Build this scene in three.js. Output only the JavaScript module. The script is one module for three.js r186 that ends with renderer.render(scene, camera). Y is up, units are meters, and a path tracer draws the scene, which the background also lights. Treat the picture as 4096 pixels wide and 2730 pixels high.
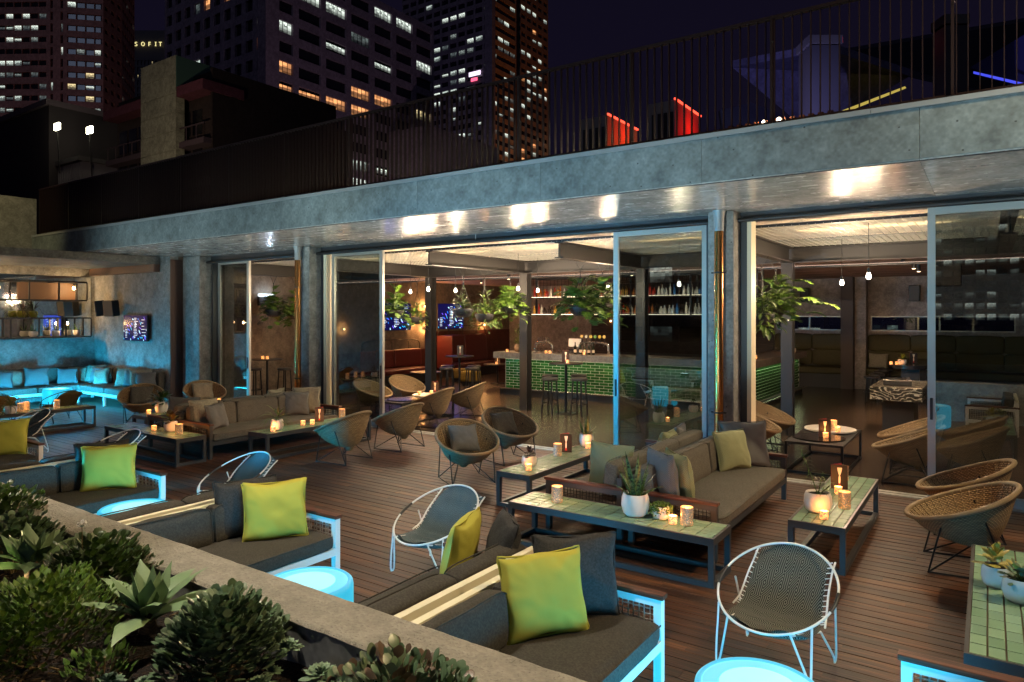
import * as THREE from 'three';
import { mergeGeometries } from 'three/addons/utils/BufferGeometryUtils.js';
import { RoundedBoxGeometry } from 'three/addons/geometries/RoundedBoxGeometry.js';
import { RectAreaLightUniformsLib } from 'three/addons/lights/RectAreaLightUniformsLib.js';
import { FontLoader } from 'three/addons/loaders/FontLoader.js';
import { TextGeometry } from 'three/addons/geometries/TextGeometry.js';

// ---------------------------------------------------------------- camera, sky, moonlight, exposure
const scene = new THREE.Scene();
const camera = new THREE.PerspectiveCamera(2 * Math.atan(341 / 691.25) * 180 / Math.PI, 1024 / 682, 0.05, 1500);
camera.position.set(0, 2.2, 0);
camera.rotation.y = 0.60377;                       // level camera, turned 34.6 degrees left of the building's normal
camera.setViewOffset(1024, 682, 0, 26.75, 1024, 682); // rising-front lens: horizon above the middle
const renderer = new THREE.WebGLRenderer({ antialias: true });
renderer.toneMapping = THREE.LinearToneMapping;
renderer.toneMappingExposure = 1;
renderer.shadowMap.enabled = true;
RectAreaLightUniformsLib.init();
{ // clear night sky over a lit city: deep violet navy, a little lighter toward the horizon
  const w = 64, h = 32, d = new Float32Array(w * h * 4);
  for (let j = 0; j < h; j++) for (let i = 0; i < w; i++) {
    const e = Math.max(0, (j + .5) / h * 2 - 1), k = .75 + .5 * Math.exp(-e * 4);
    d.set([.0052 * k, .004 * k, .0115 * k, 1], (j * w + i) * 4);
  }
  const t = new THREE.DataTexture(d, w, h, THREE.RGBAFormat, THREE.FloatType);
  t.mapping = THREE.EquirectangularReflectionMapping; t.magFilter = THREE.LinearFilter; t.needsUpdate = true;
  scene.background = t; scene.environment = t;
}
const moon = new THREE.DirectionalLight(0xa8b8dc, .17); // faint cool light over the camera's shoulder
moon.position.set(22, 20, 50); moon.target.position.set(-8, 0, -20); moon.castShadow = true; moon.shadow.radius = 30;
Object.assign(moon.shadow.camera, { left: -40, right: 40, top: 40, bottom: -40, near: 1, far: 160 });
scene.add(moon, moon.target);

// ---------------------------------------------------------------- helpers
let seed = 12345;
const rnd = () => { seed |= 0; seed = seed + 0x6D2B79F5 | 0; let t = Math.imul(seed ^ seed >>> 15, 1 | seed); t = t + Math.imul(t ^ t >>> 7, 61 | t) ^ t; return ((t ^ t >>> 14) >>> 0) / 4294967296; };
const rr = (a, b) => a + (b - a) * rnd();
const pick = a => a[Math.floor(rnd() * a.length)];
const PI = Math.PI, V = (x, y, z) => new THREE.Vector3(x, y, z);
function T(g, x = 0, y = 0, z = 0, rx = 0, ry = 0, rz = 0) {
  const m = new THREE.Matrix4().compose(V(x, y, z), new THREE.Quaternion().setFromEuler(new THREE.Euler(rx, ry, rz, 'YXZ')), V(1, 1, 1));
  return g.applyMatrix4(m);
}
const box = (w, h, d, x, y, z, rx, ry, rz) => T(new THREE.BoxGeometry(w, h, d), x, y, z, rx, ry, rz);
const bb = (x0, x1, y0, y1, z0, z1) => box(x1 - x0, y1 - y0, z1 - z0, (x0 + x1) / 2, (y0 + y1) / 2, (z0 + z1) / 2);
const rbox = (w, h, d, r, x, y, z, rx, ry, rz) => T(new RoundedBoxGeometry(w, h, d, 2, r), x, y, z, rx, ry, rz);
const cyl = (rt, rb, h, x, y, z, s = 16, open = false) => T(new THREE.CylinderGeometry(rt, rb, h, s, 1, open), x, y, z);
const ball = (r, x, y, z, s = 10) => T(new THREE.SphereGeometry(r, s, Math.max(5, s * .7 | 0)), x, y, z);
function rod(a, b, r, s = 6) {
  const A = V(...a), B = V(...b), d = B.clone().sub(A), g = new THREE.CylinderGeometry(r, r, d.length(), s);
  g.applyQuaternion(new THREE.Quaternion().setFromUnitVectors(V(0, 1, 0), d.clone().normalize()));
  return g.translate((A.x + B.x) / 2, (A.y + B.y) / 2, (A.z + B.z) / 2);
}
const tube = (pts, r, n = 24, s = 6, closed = false) => new THREE.TubeGeometry(new THREE.CatmullRomCurve3(pts.map(p => V(...p)), closed), n, r, s, closed);
const lathe = (pts, s = 20) => new THREE.LatheGeometry(pts.map(p => new THREE.Vector2(...p)), s);
function grid(fn, nu, nv) { // parametric sheet
  const p = [], uv = [], ix = [];
  for (let j = 0; j <= nv; j++) for (let i = 0; i <= nu; i++) { p.push(...fn(i / nu, j / nv)); uv.push(i / nu, j / nv); }
  for (let j = 0; j < nv; j++) for (let i = 0; i < nu; i++) { const a = j * (nu + 1) + i, b = a + nu + 1; ix.push(a, a + 1, b, b, a + 1, b + 1); }
  const g = new THREE.BufferGeometry();
  g.setAttribute('position', new THREE.Float32BufferAttribute(p, 3)); g.setAttribute('uv', new THREE.Float32BufferAttribute(uv, 2));
  g.setIndex(ix); g.computeVertexNormals(); return g;
}
function prep(g) {
  g = g.index ? g.toNonIndexed() : g;
  for (const k of Object.keys(g.attributes)) if (!['position', 'normal', 'uv'].includes(k)) g.deleteAttribute(k);
  if (!g.attributes.normal) g.computeVertexNormals();
  if (!g.attributes.uv) g.setAttribute('uv', new THREE.Float32BufferAttribute(new Float32Array(g.attributes.position.count * 2), 2));
  return g;
}
const join = gs => { gs = gs.flat(9); return gs.length === 1 ? prep(gs[0]) : mergeGeometries(gs.map(prep)); };
function metric(g, dx = 0, dy = 0) { // uv in metres, from the axis each face points along
  g = prep(g); const p = g.attributes.position, n = g.attributes.normal, u = g.attributes.uv;
  for (let i = 0; i < p.count; i += 3) {
    const nx = Math.abs(n.getX(i) + n.getX(i + 1) + n.getX(i + 2)), ny = Math.abs(n.getY(i) + n.getY(i + 1) + n.getY(i + 2)), nz = Math.abs(n.getZ(i) + n.getZ(i + 1) + n.getZ(i + 2));
    for (let k = i; k < i + 3; k++) {
      const x = p.getX(k), y = p.getY(k), z = p.getZ(k);
      if (ny >= nx && ny >= nz) u.setXY(k, x + dx, z + dy); else if (nz >= nx) u.setXY(k, x + dx, y + dy); else u.setXY(k, z + dx, y + dy);
    }
  }
  return g;
}
const J = (...gs) => metric(join(gs));
const used = {};
const numbered = n => { const k = used[n] = (used[n] ?? -1) + 1; return k ? `${n}_${String(k).padStart(3, '0')}` : n; };
function mesh(name, geo, m, parent) {
  const o = new THREE.Mesh(Array.isArray(geo) ? J(geo) : geo, m);
  o.castShadow = o.receiveShadow = true;
  o.name = parent ? name : numbered(name); (parent || scene).add(o); return o;
}
function tag(o, label, category, group) { o.userData = { label, category }; if (group) o.userData.group = group; return o; }
function thing(name, label, category, [x, y, z] = [0, 0, 0], ry = 0, group) {
  const o = new THREE.Group(); o.name = numbered(name); scene.add(o); o.position.set(x, y, z); o.rotation.y = ry; return tag(o, label, category, group);
}
const struct = (name, geo, m) => { const o = mesh(name, geo, m); o.userData.kind = 'structure'; return o; };
function structGroup(name) { const o = new THREE.Group(); o.name = numbered(name); o.userData.kind = 'structure'; scene.add(o); return o; }
function copy(src, label, [x, y, z], ry = 0, group) {
  const o = src.clone(); o.name = numbered(src.name.replace(/_\d{3}$/, '')); scene.add(o); o.position.set(x, y, z); o.rotation.y = ry;
  o.userData = { ...src.userData, label }; if (group) o.userData.group = group; return o;
}
function placed(src) { // first call gives the source itself, later ones copies
  let n = 0; return (label, p, ry = 0, group) => { if (n++) return copy(src, label, p, ry, group); src.position.set(...p); src.rotation.y = ry; src.userData.label = label; if (group) src.userData.group = group; return src; };
}

// ---------------------------------------------------------------- procedural textures
const hash = (x, y, s) => { let h = Math.imul(x, 374761393) + Math.imul(y, 668265263) + Math.imul(s, 2147483647 ^ 0x5bd1e995); h = Math.imul(h ^ h >>> 13, 1274126177); return ((h ^ h >>> 16) >>> 0) / 4294967296; };
function vn(x, y, per, s) { // tiling value noise
  const i = Math.floor(x), j = Math.floor(y), f = x - i, g = y - j, a = f * f * (3 - 2 * f), b = g * g * (3 - 2 * g), w = n => ((n % per) + per) % per;
  const h = (p, q) => hash(w(p), w(q), s);
  return (h(i, j) * (1 - a) + h(i + 1, j) * a) * (1 - b) + (h(i, j + 1) * (1 - a) + h(i + 1, j + 1) * a) * b;
}
function fbm(x, y, per, oct, s) { let v = 0, a = .5, t = 0; for (let o = 0; o < oct; o++) { v += a * vn(x, y, per, s + o); t += a; a *= .5; x *= 2; y *= 2; per *= 2; } return v / t; }
function tex(w, h, fn, srgb, ru = 1, rv = 1) {
  const d = new Uint8Array(w * h * 4);
  for (let j = 0; j < h; j++) for (let i = 0; i < w; i++) { const c = fn(i / w, j / h); const k = (j * w + i) * 4; for (let q = 0; q < 3; q++) d[k + q] = Math.max(0, Math.min(255, 255 * (c.length ? c[q] : c))); d[k + 3] = 255; }
  const t = new THREE.DataTexture(d, w, h); t.wrapS = t.wrapT = THREE.RepeatWrapping; t.magFilter = THREE.LinearFilter; t.minFilter = THREE.LinearMipmapLinearFilter; t.generateMipmaps = true;
  if (srgb) t.colorSpace = THREE.SRGBColorSpace; t.repeat.set(ru, rv); t.needsUpdate = true; return t;
}
function canvasTex(w, h, draw) {
  const c = document.createElement('canvas'); c.width = w; c.height = h; draw(c.getContext('2d'), w, h);
  const t = new THREE.CanvasTexture(c); t.colorSpace = THREE.SRGBColorSpace; return t;
}
const again = (t, ru, rv) => { const c = t.clone(); c.repeat.set(ru, rv); c.needsUpdate = true; return c; };
const L3 = (r, g, b) => new THREE.Color().setRGB(r, g, b);
const S = (color, roughness = .7, o = {}) => new THREE.MeshStandardMaterial({ color: Array.isArray(color) ? L3(...color) : color, roughness, ...o });
const glow = (r, g, b, o = {}) => new THREE.MeshStandardMaterial({ color: L3(.2, .2, .2), emissive: L3(r, g, b), roughness: .5, ...o });
const dbl = { side: THREE.DoubleSide };

const tConc = tex(512, 512, (u, v) => { // mottled off-form concrete: cloudy tone, dark bleed patches, pin holes
  const a = fbm(u * 4, v * 4, 4, 6, 3), b = fbm(u * 24, v * 24, 24, 3, 9), c = fbm(u * 9 + 3, v * 5, 9, 4, 21), h = hash(Math.floor(u * 190), Math.floor(v * 190), 5);
  let t = .82 + .1 * (a - .5) + .24 * (b - .5) + .2 * (fbm(u * 90, v * 90, 90, 2, 55) - .5) - (c > .6 ? (c - .6) * .4 : 0); if (h > .9985) t *= .55;
  return [t * 1.0, t * 1.0, t * .985];
}, true, 1 / 2.6, 1 / 2.6);
const tConcB = tex(512, 512, (u, v) => { const b = fbm(u * 30, v * 30, 30, 4, 9), h = hash(Math.floor(u * 190), Math.floor(v * 190), 5); return .4 * fbm(u * 5, v * 5, 5, 4, 3) + .5 * b - (h > .9985 ? .4 : 0); }, false, 1 / 2.6, 1 / 2.6);
const tConcR = tex(512, 512, (u, v) => { const s = fbm(u * 5, v * 26, 26, 4, 31); return .6 + .7 * (s - .5) + .25 * (fbm(u * 40, v * 40, 40, 2, 7) - .5); }, false, 1 / 2.2, 1 / 2.2);
const tRough = tex(512, 512, (u, v) => { const a = fbm(u * 60, v * 60, 60, 3, 4), h = vn(u * 90, v * 90, 90, 77); let t = .76 + .14 * (a - .5) + .2 * (fbm(u * 5, v * 5, 5, 3, 8) - .5); if (h > .9) t *= .86; return [t, t * .985, t * .95]; }, true, 1 / .9, 1 / .9);
const tRoughB = tex(512, 512, (u, v) => .6 * fbm(u * 70, v * 70, 70, 3, 4) + .4 * (vn(u * 90, v * 90, 90, 77) > .8 ? 0 : 1), false, 1 / .9, 1 / .9);
const tGrain = tex(512, 256, (u, v) => { const g = fbm(u * 6, v * 60, 60, 4, 17), k = fbm(u * 3, v * 8, 8, 3, 23); let t = .74 + .95 * (g - .5) + .5 * (k - .5); return [t, t * .96, t * .92]; }, true, 1 / 1.7, 1 / .36);
const tGrainB = tex(512, 256, (u, v) => fbm(u * 6, v * 60, 60, 4, 17), false, 1 / 1.7, 1 / .36);
const tWeave = tex(128, 128, (u, v) => { const n = 32, a = Math.sin(u * n * 2 * PI) * Math.sin(v * n * 2 * PI); const t = .82 + .1 * a + .38 * (fbm(u * 40, v * 40, 40, 2, 5) - .5); return [t, t, t]; }, true, 1 / .3, 1 / .3);
const tWeaveB = tex(128, 128, (u, v) => .5 + .5 * Math.sin(u * 64 * PI) * Math.sin(v * 64 * PI), false, 1 / .12, 1 / .12);
const tCheck = tex(128, 128, (u, v) => { const a = (Math.floor(u * 12) + Math.floor(v * 12)) % 2, t = a ? .95 : .72; return [t, t, t]; }, true, 1 / .1, 1 / .1);
const tRattan = tex(256, 256, (u, v) => { const r = Math.floor(v * 32), q = (u * 16 + (r % 2) * .5) % 1, s = Math.sin((v * 32 % 1) * PI), w = .5 + .5 * Math.cos(q * 2 * PI); const t = .42 + .5 * s * (.55 + .45 * w) + .12 * (hash(r, Math.floor(u * 8), 3) - .5); return [t, t * .98, t * .94]; }, true, 1, 1);
const tRattanB = tex(256, 256, (u, v) => { const r = Math.floor(v * 32), q = (u * 16 + (r % 2) * .5) % 1, s = Math.sin((v * 32 % 1) * PI), w = .5 + .5 * Math.cos(q * 2 * PI); return s * (.35 + .65 * w); }, false, 1, 1);
const tDiamond = tex(256, 256, (u, v) => { // concentric diamond print of the chair pads, black lines on sand
  const x = Math.abs((u * 2 % 1) - .5) * 2, y = Math.abs(((v + (Math.floor(u * 4) % 2) * 0) * 1 % 1) - .5) * 2; const d = (x + y) * 4; const t = (d % 1) < .5 ? .05 : 1; return [t, t * .98, t * .88];
}, true, 1 / .24, 1 / .19);
const tSpeck = tex(256, 256, (u, v) => { const a = vn(u * 46, v * 70, 3220, 3), b = vn(u * 9, v * 9, 9, 6); let t = a > .66 ? 1 : a > .5 ? .3 : .06; t *= .35 + 1.1 * b; return [t, t * .82, t * .6]; }, true, 2, 1);
const tLeaf = tex(128, 128, (u, v) => { const m = Math.abs(u - .5) < .03 ? 1.25 : 1, s = 1 + .12 * Math.sin((v * 9 + Math.abs(u - .5) * 6) * 2 * PI); const t = .8 * m * s + .3 * (fbm(u * 8, v * 8, 8, 3, 12) - .5); return [t, t, t * .9]; }, true);
const tBand = tex(64, 128, (u, v) => { const t = fbm(u * 2, v * 22, 22, 3, 3) > .52 ? .95 : .42; return Math.abs(u - .5) > .42 ? [.95, .95, .5] : [t, t, t]; }, true); // snake-plant banding
const tMarble = tex(512, 256, (u, v) => { const w = fbm(u * 3, v * 3, 3, 5, 41), s = Math.abs(Math.sin((v * 7 + u * 2 + w * 5) * PI)); const t = .13 + (s > .93 ? .5 : .16 * s) + .1 * (fbm(u * 40, v * 40, 40, 2, 2) - .5); return [t, t, t * .95]; }, true, 1 / .9, 1 / .45);
const tSoil = tex(256, 256, (u, v) => { const a = fbm(u * 40, v * 40, 40, 3, 6); const t = .3 + 1.1 * (a - .4); return [t, t * .8, t * .62]; }, true, 1 / .6, 1 / .6);

const M = {
  concrete: S([.36, .375, .37], .82, { map: tConc, bumpMap: tConcB, bumpScale: .003 }),
  soffit: S([.58, .58, .56], .36, { map: tConc, roughnessMap: tConcR, bumpMap: tConcB, bumpScale: .0012 }),
  fascia: S([.2, .25, .265], .75, { map: tConc, bumpMap: tConcB, bumpScale: .003 }),
  wallIn: S([.4, .35, .33], .8, { map: tConc, bumpMap: tConcB, bumpScale: .003 }),
  cap: S([.47, .455, .41], .95, { map: tRough, bumpMap: tRoughB, bumpScale: .006 }),
  flash: S([.3, .33, .34], .5, { metalness: .4 }),
  floorIn: S([.1, .072, .054], .24, { map: tConc }),
  ceilIn: S([.66, .6, .5], .85, { map: tConc }),
  ceilLow: S([.6, .46, .43], .8, { map: again(tGrain, 1 / 3, 1 / 1.2), bumpMap: tGrainB, bumpScale: .002 }),
  steel: S([.013, .0125, .0125], .5),
  black: S([.016, .016, .017], .45),
  blackRod: S([.014, .014, .015], .38, { metalness: .3 }),
  alu: S([.42, .43, .4], .4, { metalness: .35 }),
  darkFrame: S([.05, .055, .062], .4, { metalness: .3 }),
  copper: S([.5, .24, .08], .26, { metalness: 1, bumpMap: tConcB, bumpScale: .001 }),
  chrome: S([.75, .74, .72], .16, { metalness: 1 }),
  white: S([.74, .75, .73], .42),
  cream: S([.72, .68, .5], .5),
  wood: [0, 1, 2, 3, 4].map(k => S([[.096, .037, .0135], [.116, .044, .0155], [.07, .028, .012], [.145, .059, .021], [.104, .045, .019]][k], .55, { map: tGrain, bumpMap: tGrainB, bumpScale: .0012 })),
  armWood: S([.17, .055, .03], .5, { map: tGrain }),
  grey: S([.066, .061, .05], .95, { map: tWeave, bumpMap: tWeaveB, bumpScale: .0008 }),
  grey2: S([.14, .135, .115], .95, { map: tWeave, bumpMap: tWeaveB, bumpScale: .0008 }),
  charcoal: S([.045, .046, .046], .95, { map: tWeave, bumpMap: tWeaveB, bumpScale: .0008 }),
  lime: S([.4, .385, .05], .85, { bumpMap: tWeaveB, bumpScale: .0006 }),
  sage: S([.32, .36, .2], .9, { map: tCheck, bumpMap: tWeaveB, bumpScale: .0008 }),
  sand: S([.36, .34, .26], .9, { map: tWeave, bumpMap: tWeaveB, bumpScale: .0008 }),
  slate: S([.17, .18, .185], .92, { map: tCheck, bumpMap: tWeaveB, bumpScale: .0008 }),
  rattan: S([.58, .43, .25], .6, { map: tRattan, bumpMap: tRattanB, bumpScale: .006, ...dbl }),
  rattanRim: S([.6, .46, .28], .6, { map: again(tRattan, 1, 1), bumpMap: tRattanB, bumpScale: .004 }),
  diamond: S([.145, .165, .175], .9, { map: tDiamond, ...dbl }),
  pad: S([.11, .18, .26], .9, { map: again(tDiamond, 1 / .16, 1 / .13), ...dbl }),
  olive: S([.1, .095, .035], .9, { map: tWeave, ...dbl }),
  leather: S([.11, .02, .018], .42, { bumpMap: again(tRoughB, 1 / .3, 1 / .3), bumpScale: .001 }),
  blackLeather: S([.035, .035, .037], .38),
  bench: S([.085, .075, .022], .7, { map: tWeave }),
  red: S([.1, .02, .014], .6, { map: tConc }),
  plaster: S([.25, .2, .155], .85, { map: tConc }),
  pot: S([.68, .66, .62], .32, { bumpMap: tRoughB, bumpScale: .0012 }),
  potBlue: S([.42, .5, .52], .25, { bumpMap: tRoughB, bumpScale: .001 }),
  potDark: S([.03, .03, .033], .55, { bumpMap: tRoughB, bumpScale: .002 }),
  potGreen: S([.22, .25, .03], .3),
  soil: S([.06, .042, .03], 1, { map: tSoil, bumpMap: tRoughB, bumpScale: .012 }),
  mirror: S([.82, .86, .86], .03, { metalness: 1 }),
  marbleTop: S([.62, .6, .56], .3),
  marble: S([.8, .8, .76], .25, { map: tMarble }),
  counter: S([.27, .26, .25], .4, { map: again(tConc, 1, 1) }),
  tile: [[.016, .085, .018], [.012, .065, .014], [.02, .1, .022]].map(c => S(c, .12, { bumpMap: again(tConcB, 1 / .5, 1 / .5), bumpScale: .0015 })),
  grout: S([.45, .46, .42], .9),
  tableTile: [[.19, .33, .23], [.16, .29, .2], [.22, .37, .26], [.18, .31, .23]].map(c => S(c, .2, { bumpMap: again(tConcB, 1 / .4, 1 / .4), bumpScale: .0015 })),
  tableGrout: S([.06, .045, .025], .9),
  glass: new THREE.MeshPhysicalMaterial({ color: L3(.6, .66, .66), roughness: .0, transmission: 1, thickness: 0, ior: 2.3 }),
  glassClear: new THREE.MeshPhysicalMaterial({ color: L3(.95, .95, .95), roughness: .02, transmission: 1, thickness: 0, ior: 1.45 }),
  bulb: glow(11, 9.5, 7.6), bulbWarm: glow(24, 15, 7),
  candle: new THREE.MeshStandardMaterial({ color: L3(.6, .5, .4), roughness: .25, emissive: L3(1.1, .58, .27), emissiveMap: tSpeck, metalness: .5 }),
  candleHot: new THREE.MeshStandardMaterial({ color: L3(.6, .5, .4), roughness: .25, emissive: L3(5.5, 2.6, 1.0), emissiveMap: tSpeck }),
  flame: glow(30, 18, 7),
  drum: glow(.004, .5, .76, { color: L3(.08, .11, .12), roughness: .4 }), drumDisc: glow(.42, .93, 1.0, { color: L3(.08, .11, .12), roughness: .35 }), drumLid: glow(.12, .74, .92, { color: L3(.08, .11, .12), roughness: .35 }),
};
const leafMat = (r, g, b, rough = .45, o = {}) => S([r, g, b], rough, { map: tLeaf, ...dbl, ...o });
// ================================================================ SETTING
// timber deck: individual hardwood planks over a dark void
{
  const deck = structGroup('deck');
  mesh('deck_bearer', [bb(-19.7, 5, -.12, -.06, -9.5, -2.36)], M.black, deck);
  const geos = {}; const list = [];
  const P = .115, Z0 = -9.53;
  for (let r = 0; r * P < 7.17; r++) {
    let x = -19.7 - rr(0, 2.5);
    while (x < 5) {
      const L = pick([2.1, 2.7, 3.3, 3.9]); const xa = Math.max(x, -19.7), xb = Math.min(x + L, 5);
      if (xb - xa > .05) list.push([xa, xb, Z0 + (r + .5) * P]);
      x += L;
    }
  }
  const key = a => Math.hypot(Math.max(a[0], Math.min(a[1], -1)) , a[2]) ;
  list.sort((a, b) => key(a) - key(b));
  const rest = [];
  list.forEach(([a, b, z], i) => {
    const w = P - .0075, len = Math.round((b - a - .004) * 20) / 20, y = -.012 + rr(-.0012, .0012);
    if (i < 300) {
      const k = Math.floor(rnd() * 3), id = len + '_' + k;
      geos[id] = geos[id] || metric(rbox(len, .024, w, .003), rr(0, 9), rr(0, 9));
      const o = mesh('plank', geos[id], M.wood[Math.floor(rnd() * 5)], deck); o.position.set((a + b) / 2, y, z); o.rotation.x = rr(-.006, .006);
    } else rest.push(metric(box(b - a - .004, .024, w, (a + b) / 2, y, z, rr(-.006, .006)), rr(0, 9), rr(0, 9)));
  });
  for (let k = 0; k < 4; k++) { const o = mesh('far_planks', mergeGeometries(rest.filter((_, i) => i % 4 === k)), M.wood[k], deck); o.userData.kind = 'stuff'; }
}
struct('building_ground', [bb(-60, 30, -.4, -.13, -60, 20)], M.black);
struct('street_ground', [bb(-600, 400, -40, -39, -700, 200)], S([.03, .03, .032], .9));

// planter wall along the terrace edge, soil behind it
{
  const w = structGroup('planter_wall');
  const g = grid((u, v) => { const x = -9 + 13 * u, n = fbm(u * 160, v * 3, 160, 3, 6) - .5, m = fbm(u * 40, v * 4, 40, 3, 8) - .5; const e = Math.min(v, 1 - v) * .3; return [x, .8 - (e < .012 ? .012 - e : 0) + m * .006, -2.04 - .3 * v + (v < .04 || v > .96 ? n * .012 : 0)]; }, 420, 26);
  g.index.array.reverse?.(); g.computeVertexNormals();
  mesh('wall_top', metric(g), M.cap, w);
  mesh('wall_face', [bb(-9, 4, -.12, .788, -2.335, -2.045)], M.concrete, w);
  const soil = grid((u, v) => { const x = -9 + 13 * u, z = -2.05 + 2.2 * v; return [x, .6 + .09 * (fbm(u * 30, v * 6, 30, 4, 3) - .5) , z]; }, 160, 30);
  soil.index.array.reverse?.(); soil.computeVertexNormals();
  struct('planter_soil', metric(soil), M.soil);
  struct('planter_base', [bb(-9, 4, -.12, .5, -2.04, .3)], M.black);
}

// concrete canopy: fascia panels, soffit panels, edge flashing
{
  const c = structGroup('canopy');
  const xs = [-24, -18.6, -15.6, -12.55, -9.53, -6.53, -4.51, -2.5, -.51, 2.5, 6];
  for (let i = 0; i < xs.length - 1; i++) {
    const a = xs[i] + .0015, b = xs[i + 1] - .0015;
    mesh('fascia_panel', metric(rbox(b - a, .462, .2, .003, (a + b) / 2, 3.821, -7.25), i * 3.7, i * 1.3), M.fascia, c);
    mesh('soffit_panel', metric(bb(a, b, 3.58, 3.66, -9.62, -7.16), i * 2.1, i), M.soffit, c);
  }
  mesh('drip_edge', [bb(-24, 6, 3.574, 3.582, -7.2, -7.175)], M.black, c);
  mesh('roof_deck', [bb(-24, 6, 3.665, 4.05, -30, -7.36)], M.concrete, c);
  mesh('flashing', [bb(-24, -.9, 4.052, 4.1, -7.45, -7.135), bb(-.896, 6, 4.052, 4.1, -7.45, -7.135)], M.flash, c);
}
// left wing: lower slab edge, upstand wall
struct('wing_slab', [bb(-24, -16.44, 3.4, 3.57, -8.9, 2)], M.fascia);
struct('wing_parapet', [bb(-19.4, -19, 3.6, 4.99, -7.25, 3)], M.concrete);
// rooftop balustrade: flat steel bars, posts, rails
{
  const t = thing('rooftop_balustrade', 'dark steel balustrade of close vertical bars along the concrete roof edge', 'balustrade', [0, 4.1, -7.3]);
  const bar = metric(bb(-.004, .004, .06, 1.1, -.022, .022)), mat = S([.016, .009, .008], .35);
  const post = metric(bb(-.012, .012, 0, 1.13, -.035, .035));
  mesh('top_rail', [bb(-18.95, 5, 1.1, 1.13, -.03, .03)], mat, t);
  mesh('bottom_rail', [bb(-18.95, 5, .035, .06, -.02, .02)], mat, t);
  for (let x = -18.92; x < 5; x += .0865) mesh('baluster', bar, mat, t).position.x = x;
  for (let x = -18.93, k = 0; x < 5; x += 1.5525, k++) { mesh('post', post, mat, t).position.x = x + .035; const c = mesh('bolt_cap', ball(.008, 0, 0, 0, 6), M.chrome, t); c.position.set(x + .05, .86, .04); }
}

// ---------------------------------------------------------------- lounge nook at the far left
struct('nook_back_wall', [bb(-19.98, -16, -.05, 3.58, -9.1, -8.9)], M.concrete);
struct('nook_side_wall', [bb(-19.98, -19.73, -.05, 3.4, -8.9, 2)], M.concrete);
struct('nook_floor', [bb(-24, -19.7, -.1, -.02, -9.6, 2)], M.black);
struct('nook_return', [bb(-16, -15.985, 0, 3.5, -9.2, -8.9)], S([.07, .04, .03], .5));
struct('nook_beam', [bb(-19.7, -16.46, 3.22, 3.4, -8.9, -8.75)], S([.16, .1, .075], .5));
tag(mesh('wall_mirror', [bb(-19.73, -19.715, 1.58, 3.18, -8.8, -3)], M.mirror), 'long wall mirror behind the steel shelves in the blue lit lounge corner', 'mirror');
{ // open steel box shelves standing out from the mirror
  const t = thing('box_shelf', 'black steel open box shelves mounted in front of the lounge mirror', 'shelf', [-19.7, 0, 0]);
  const fr = (z0, z1, y0, y1, d, n) => {
    const g = [], r = .016, B = (x0, x1, y0, y1, z0, z1) => g.push(bb(x0, x1, y0, y1, z0, z1));
    for (const y of [y0, y1]) { for (const x of [0, d]) B(x - r, x + r, y - r, y + r, z0, z1); }
    for (let k = 0; k <= n; k++) { const z = z0 + (z1 - z0) * k / n; for (const x of [0, d]) B(x - r, x + r, y0 + r, y1 - r, z - r, z + r); for (const y of [y0, y1]) B(r, d - r, y - r, y + r, z - r, z + r); }
    mesh('frame', g, M.steel, t);
  };
  fr(-8.45, -5.2, 2.55, 3.02, .55, 5); fr(-8.6, -5.6, 1.62, 2.1, .45, 5); fr(-6.1, -3.6, 2.12, 2.52, .5, 3);
  mesh('shelf_board', [bb(.02, .43, 1.622, 1.64, -8.58, -5.62)], M.steel, t); mesh('shelf_board', [bb(.02, .43, 2.102, 2.12, -8.58, -5.62)], M.steel, t);
  mesh('back_panel', [bb(.0, .02, 2.57, 3.0, -8.4, -7.1)], S([.12, .07, .04], .5), t);
}
function bulbLamp(label, [x, y, z], power, drop, mat = M.bulb, col = 0xffd9a0, group) { // bare pendant bulb on a cord
  const t = thing('pendant_lamp', label, 'pendant lamp', [x, y, z], 0, group);
  if (drop > 0) mesh('cord', rod([0, .07, 0], [0, drop, 0], .005, 5), M.black, t);
  mesh('socket', cyl(.018, .022, .06, 0, .085, 0, 10), M.steel, t);
  mesh('bulb_lamp', lathe([[.001, -.036], [.02, -.031], [.031, -.014], [.033, .006], [.027, .03], [.018, .058], [.001, .06]], 14), mat, t);
  const l = new THREE.PointLight(col, power); l.castShadow = true; l.shadow.radius = 2; t.add(l); return t;
}
bulbLamp('bare bulb glowing in the right end box of the upper lounge shelf', [-19.4, 2.86, -8.25], 2.2, .14, M.bulbWarm, 0xffc98a);
bulbLamp('bare bulb glowing in the middle of the upper lounge shelf', [-19.4, 2.84, -6.6], 2.2, .14, M.bulbWarm, 0xffc98a);
bulbLamp('bare bulb hanging in the near end of the upper lounge shelf', [-19.35, 2.86, -5.5], 2.2, .14, M.bulbWarm, 0xffc98a);
bulbLamp('bare bulb glowing among pots on the lower lounge shelf', [-19.42, 1.96, -8.1], 1.6, .12, M.bulbWarm, 0xffc98a);
bulbLamp('bare bulb in the left part of the lower lounge shelf', [-19.42, 1.94, -6.1], 1.6, .12, M.bulbWarm, 0xffc98a);

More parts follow.
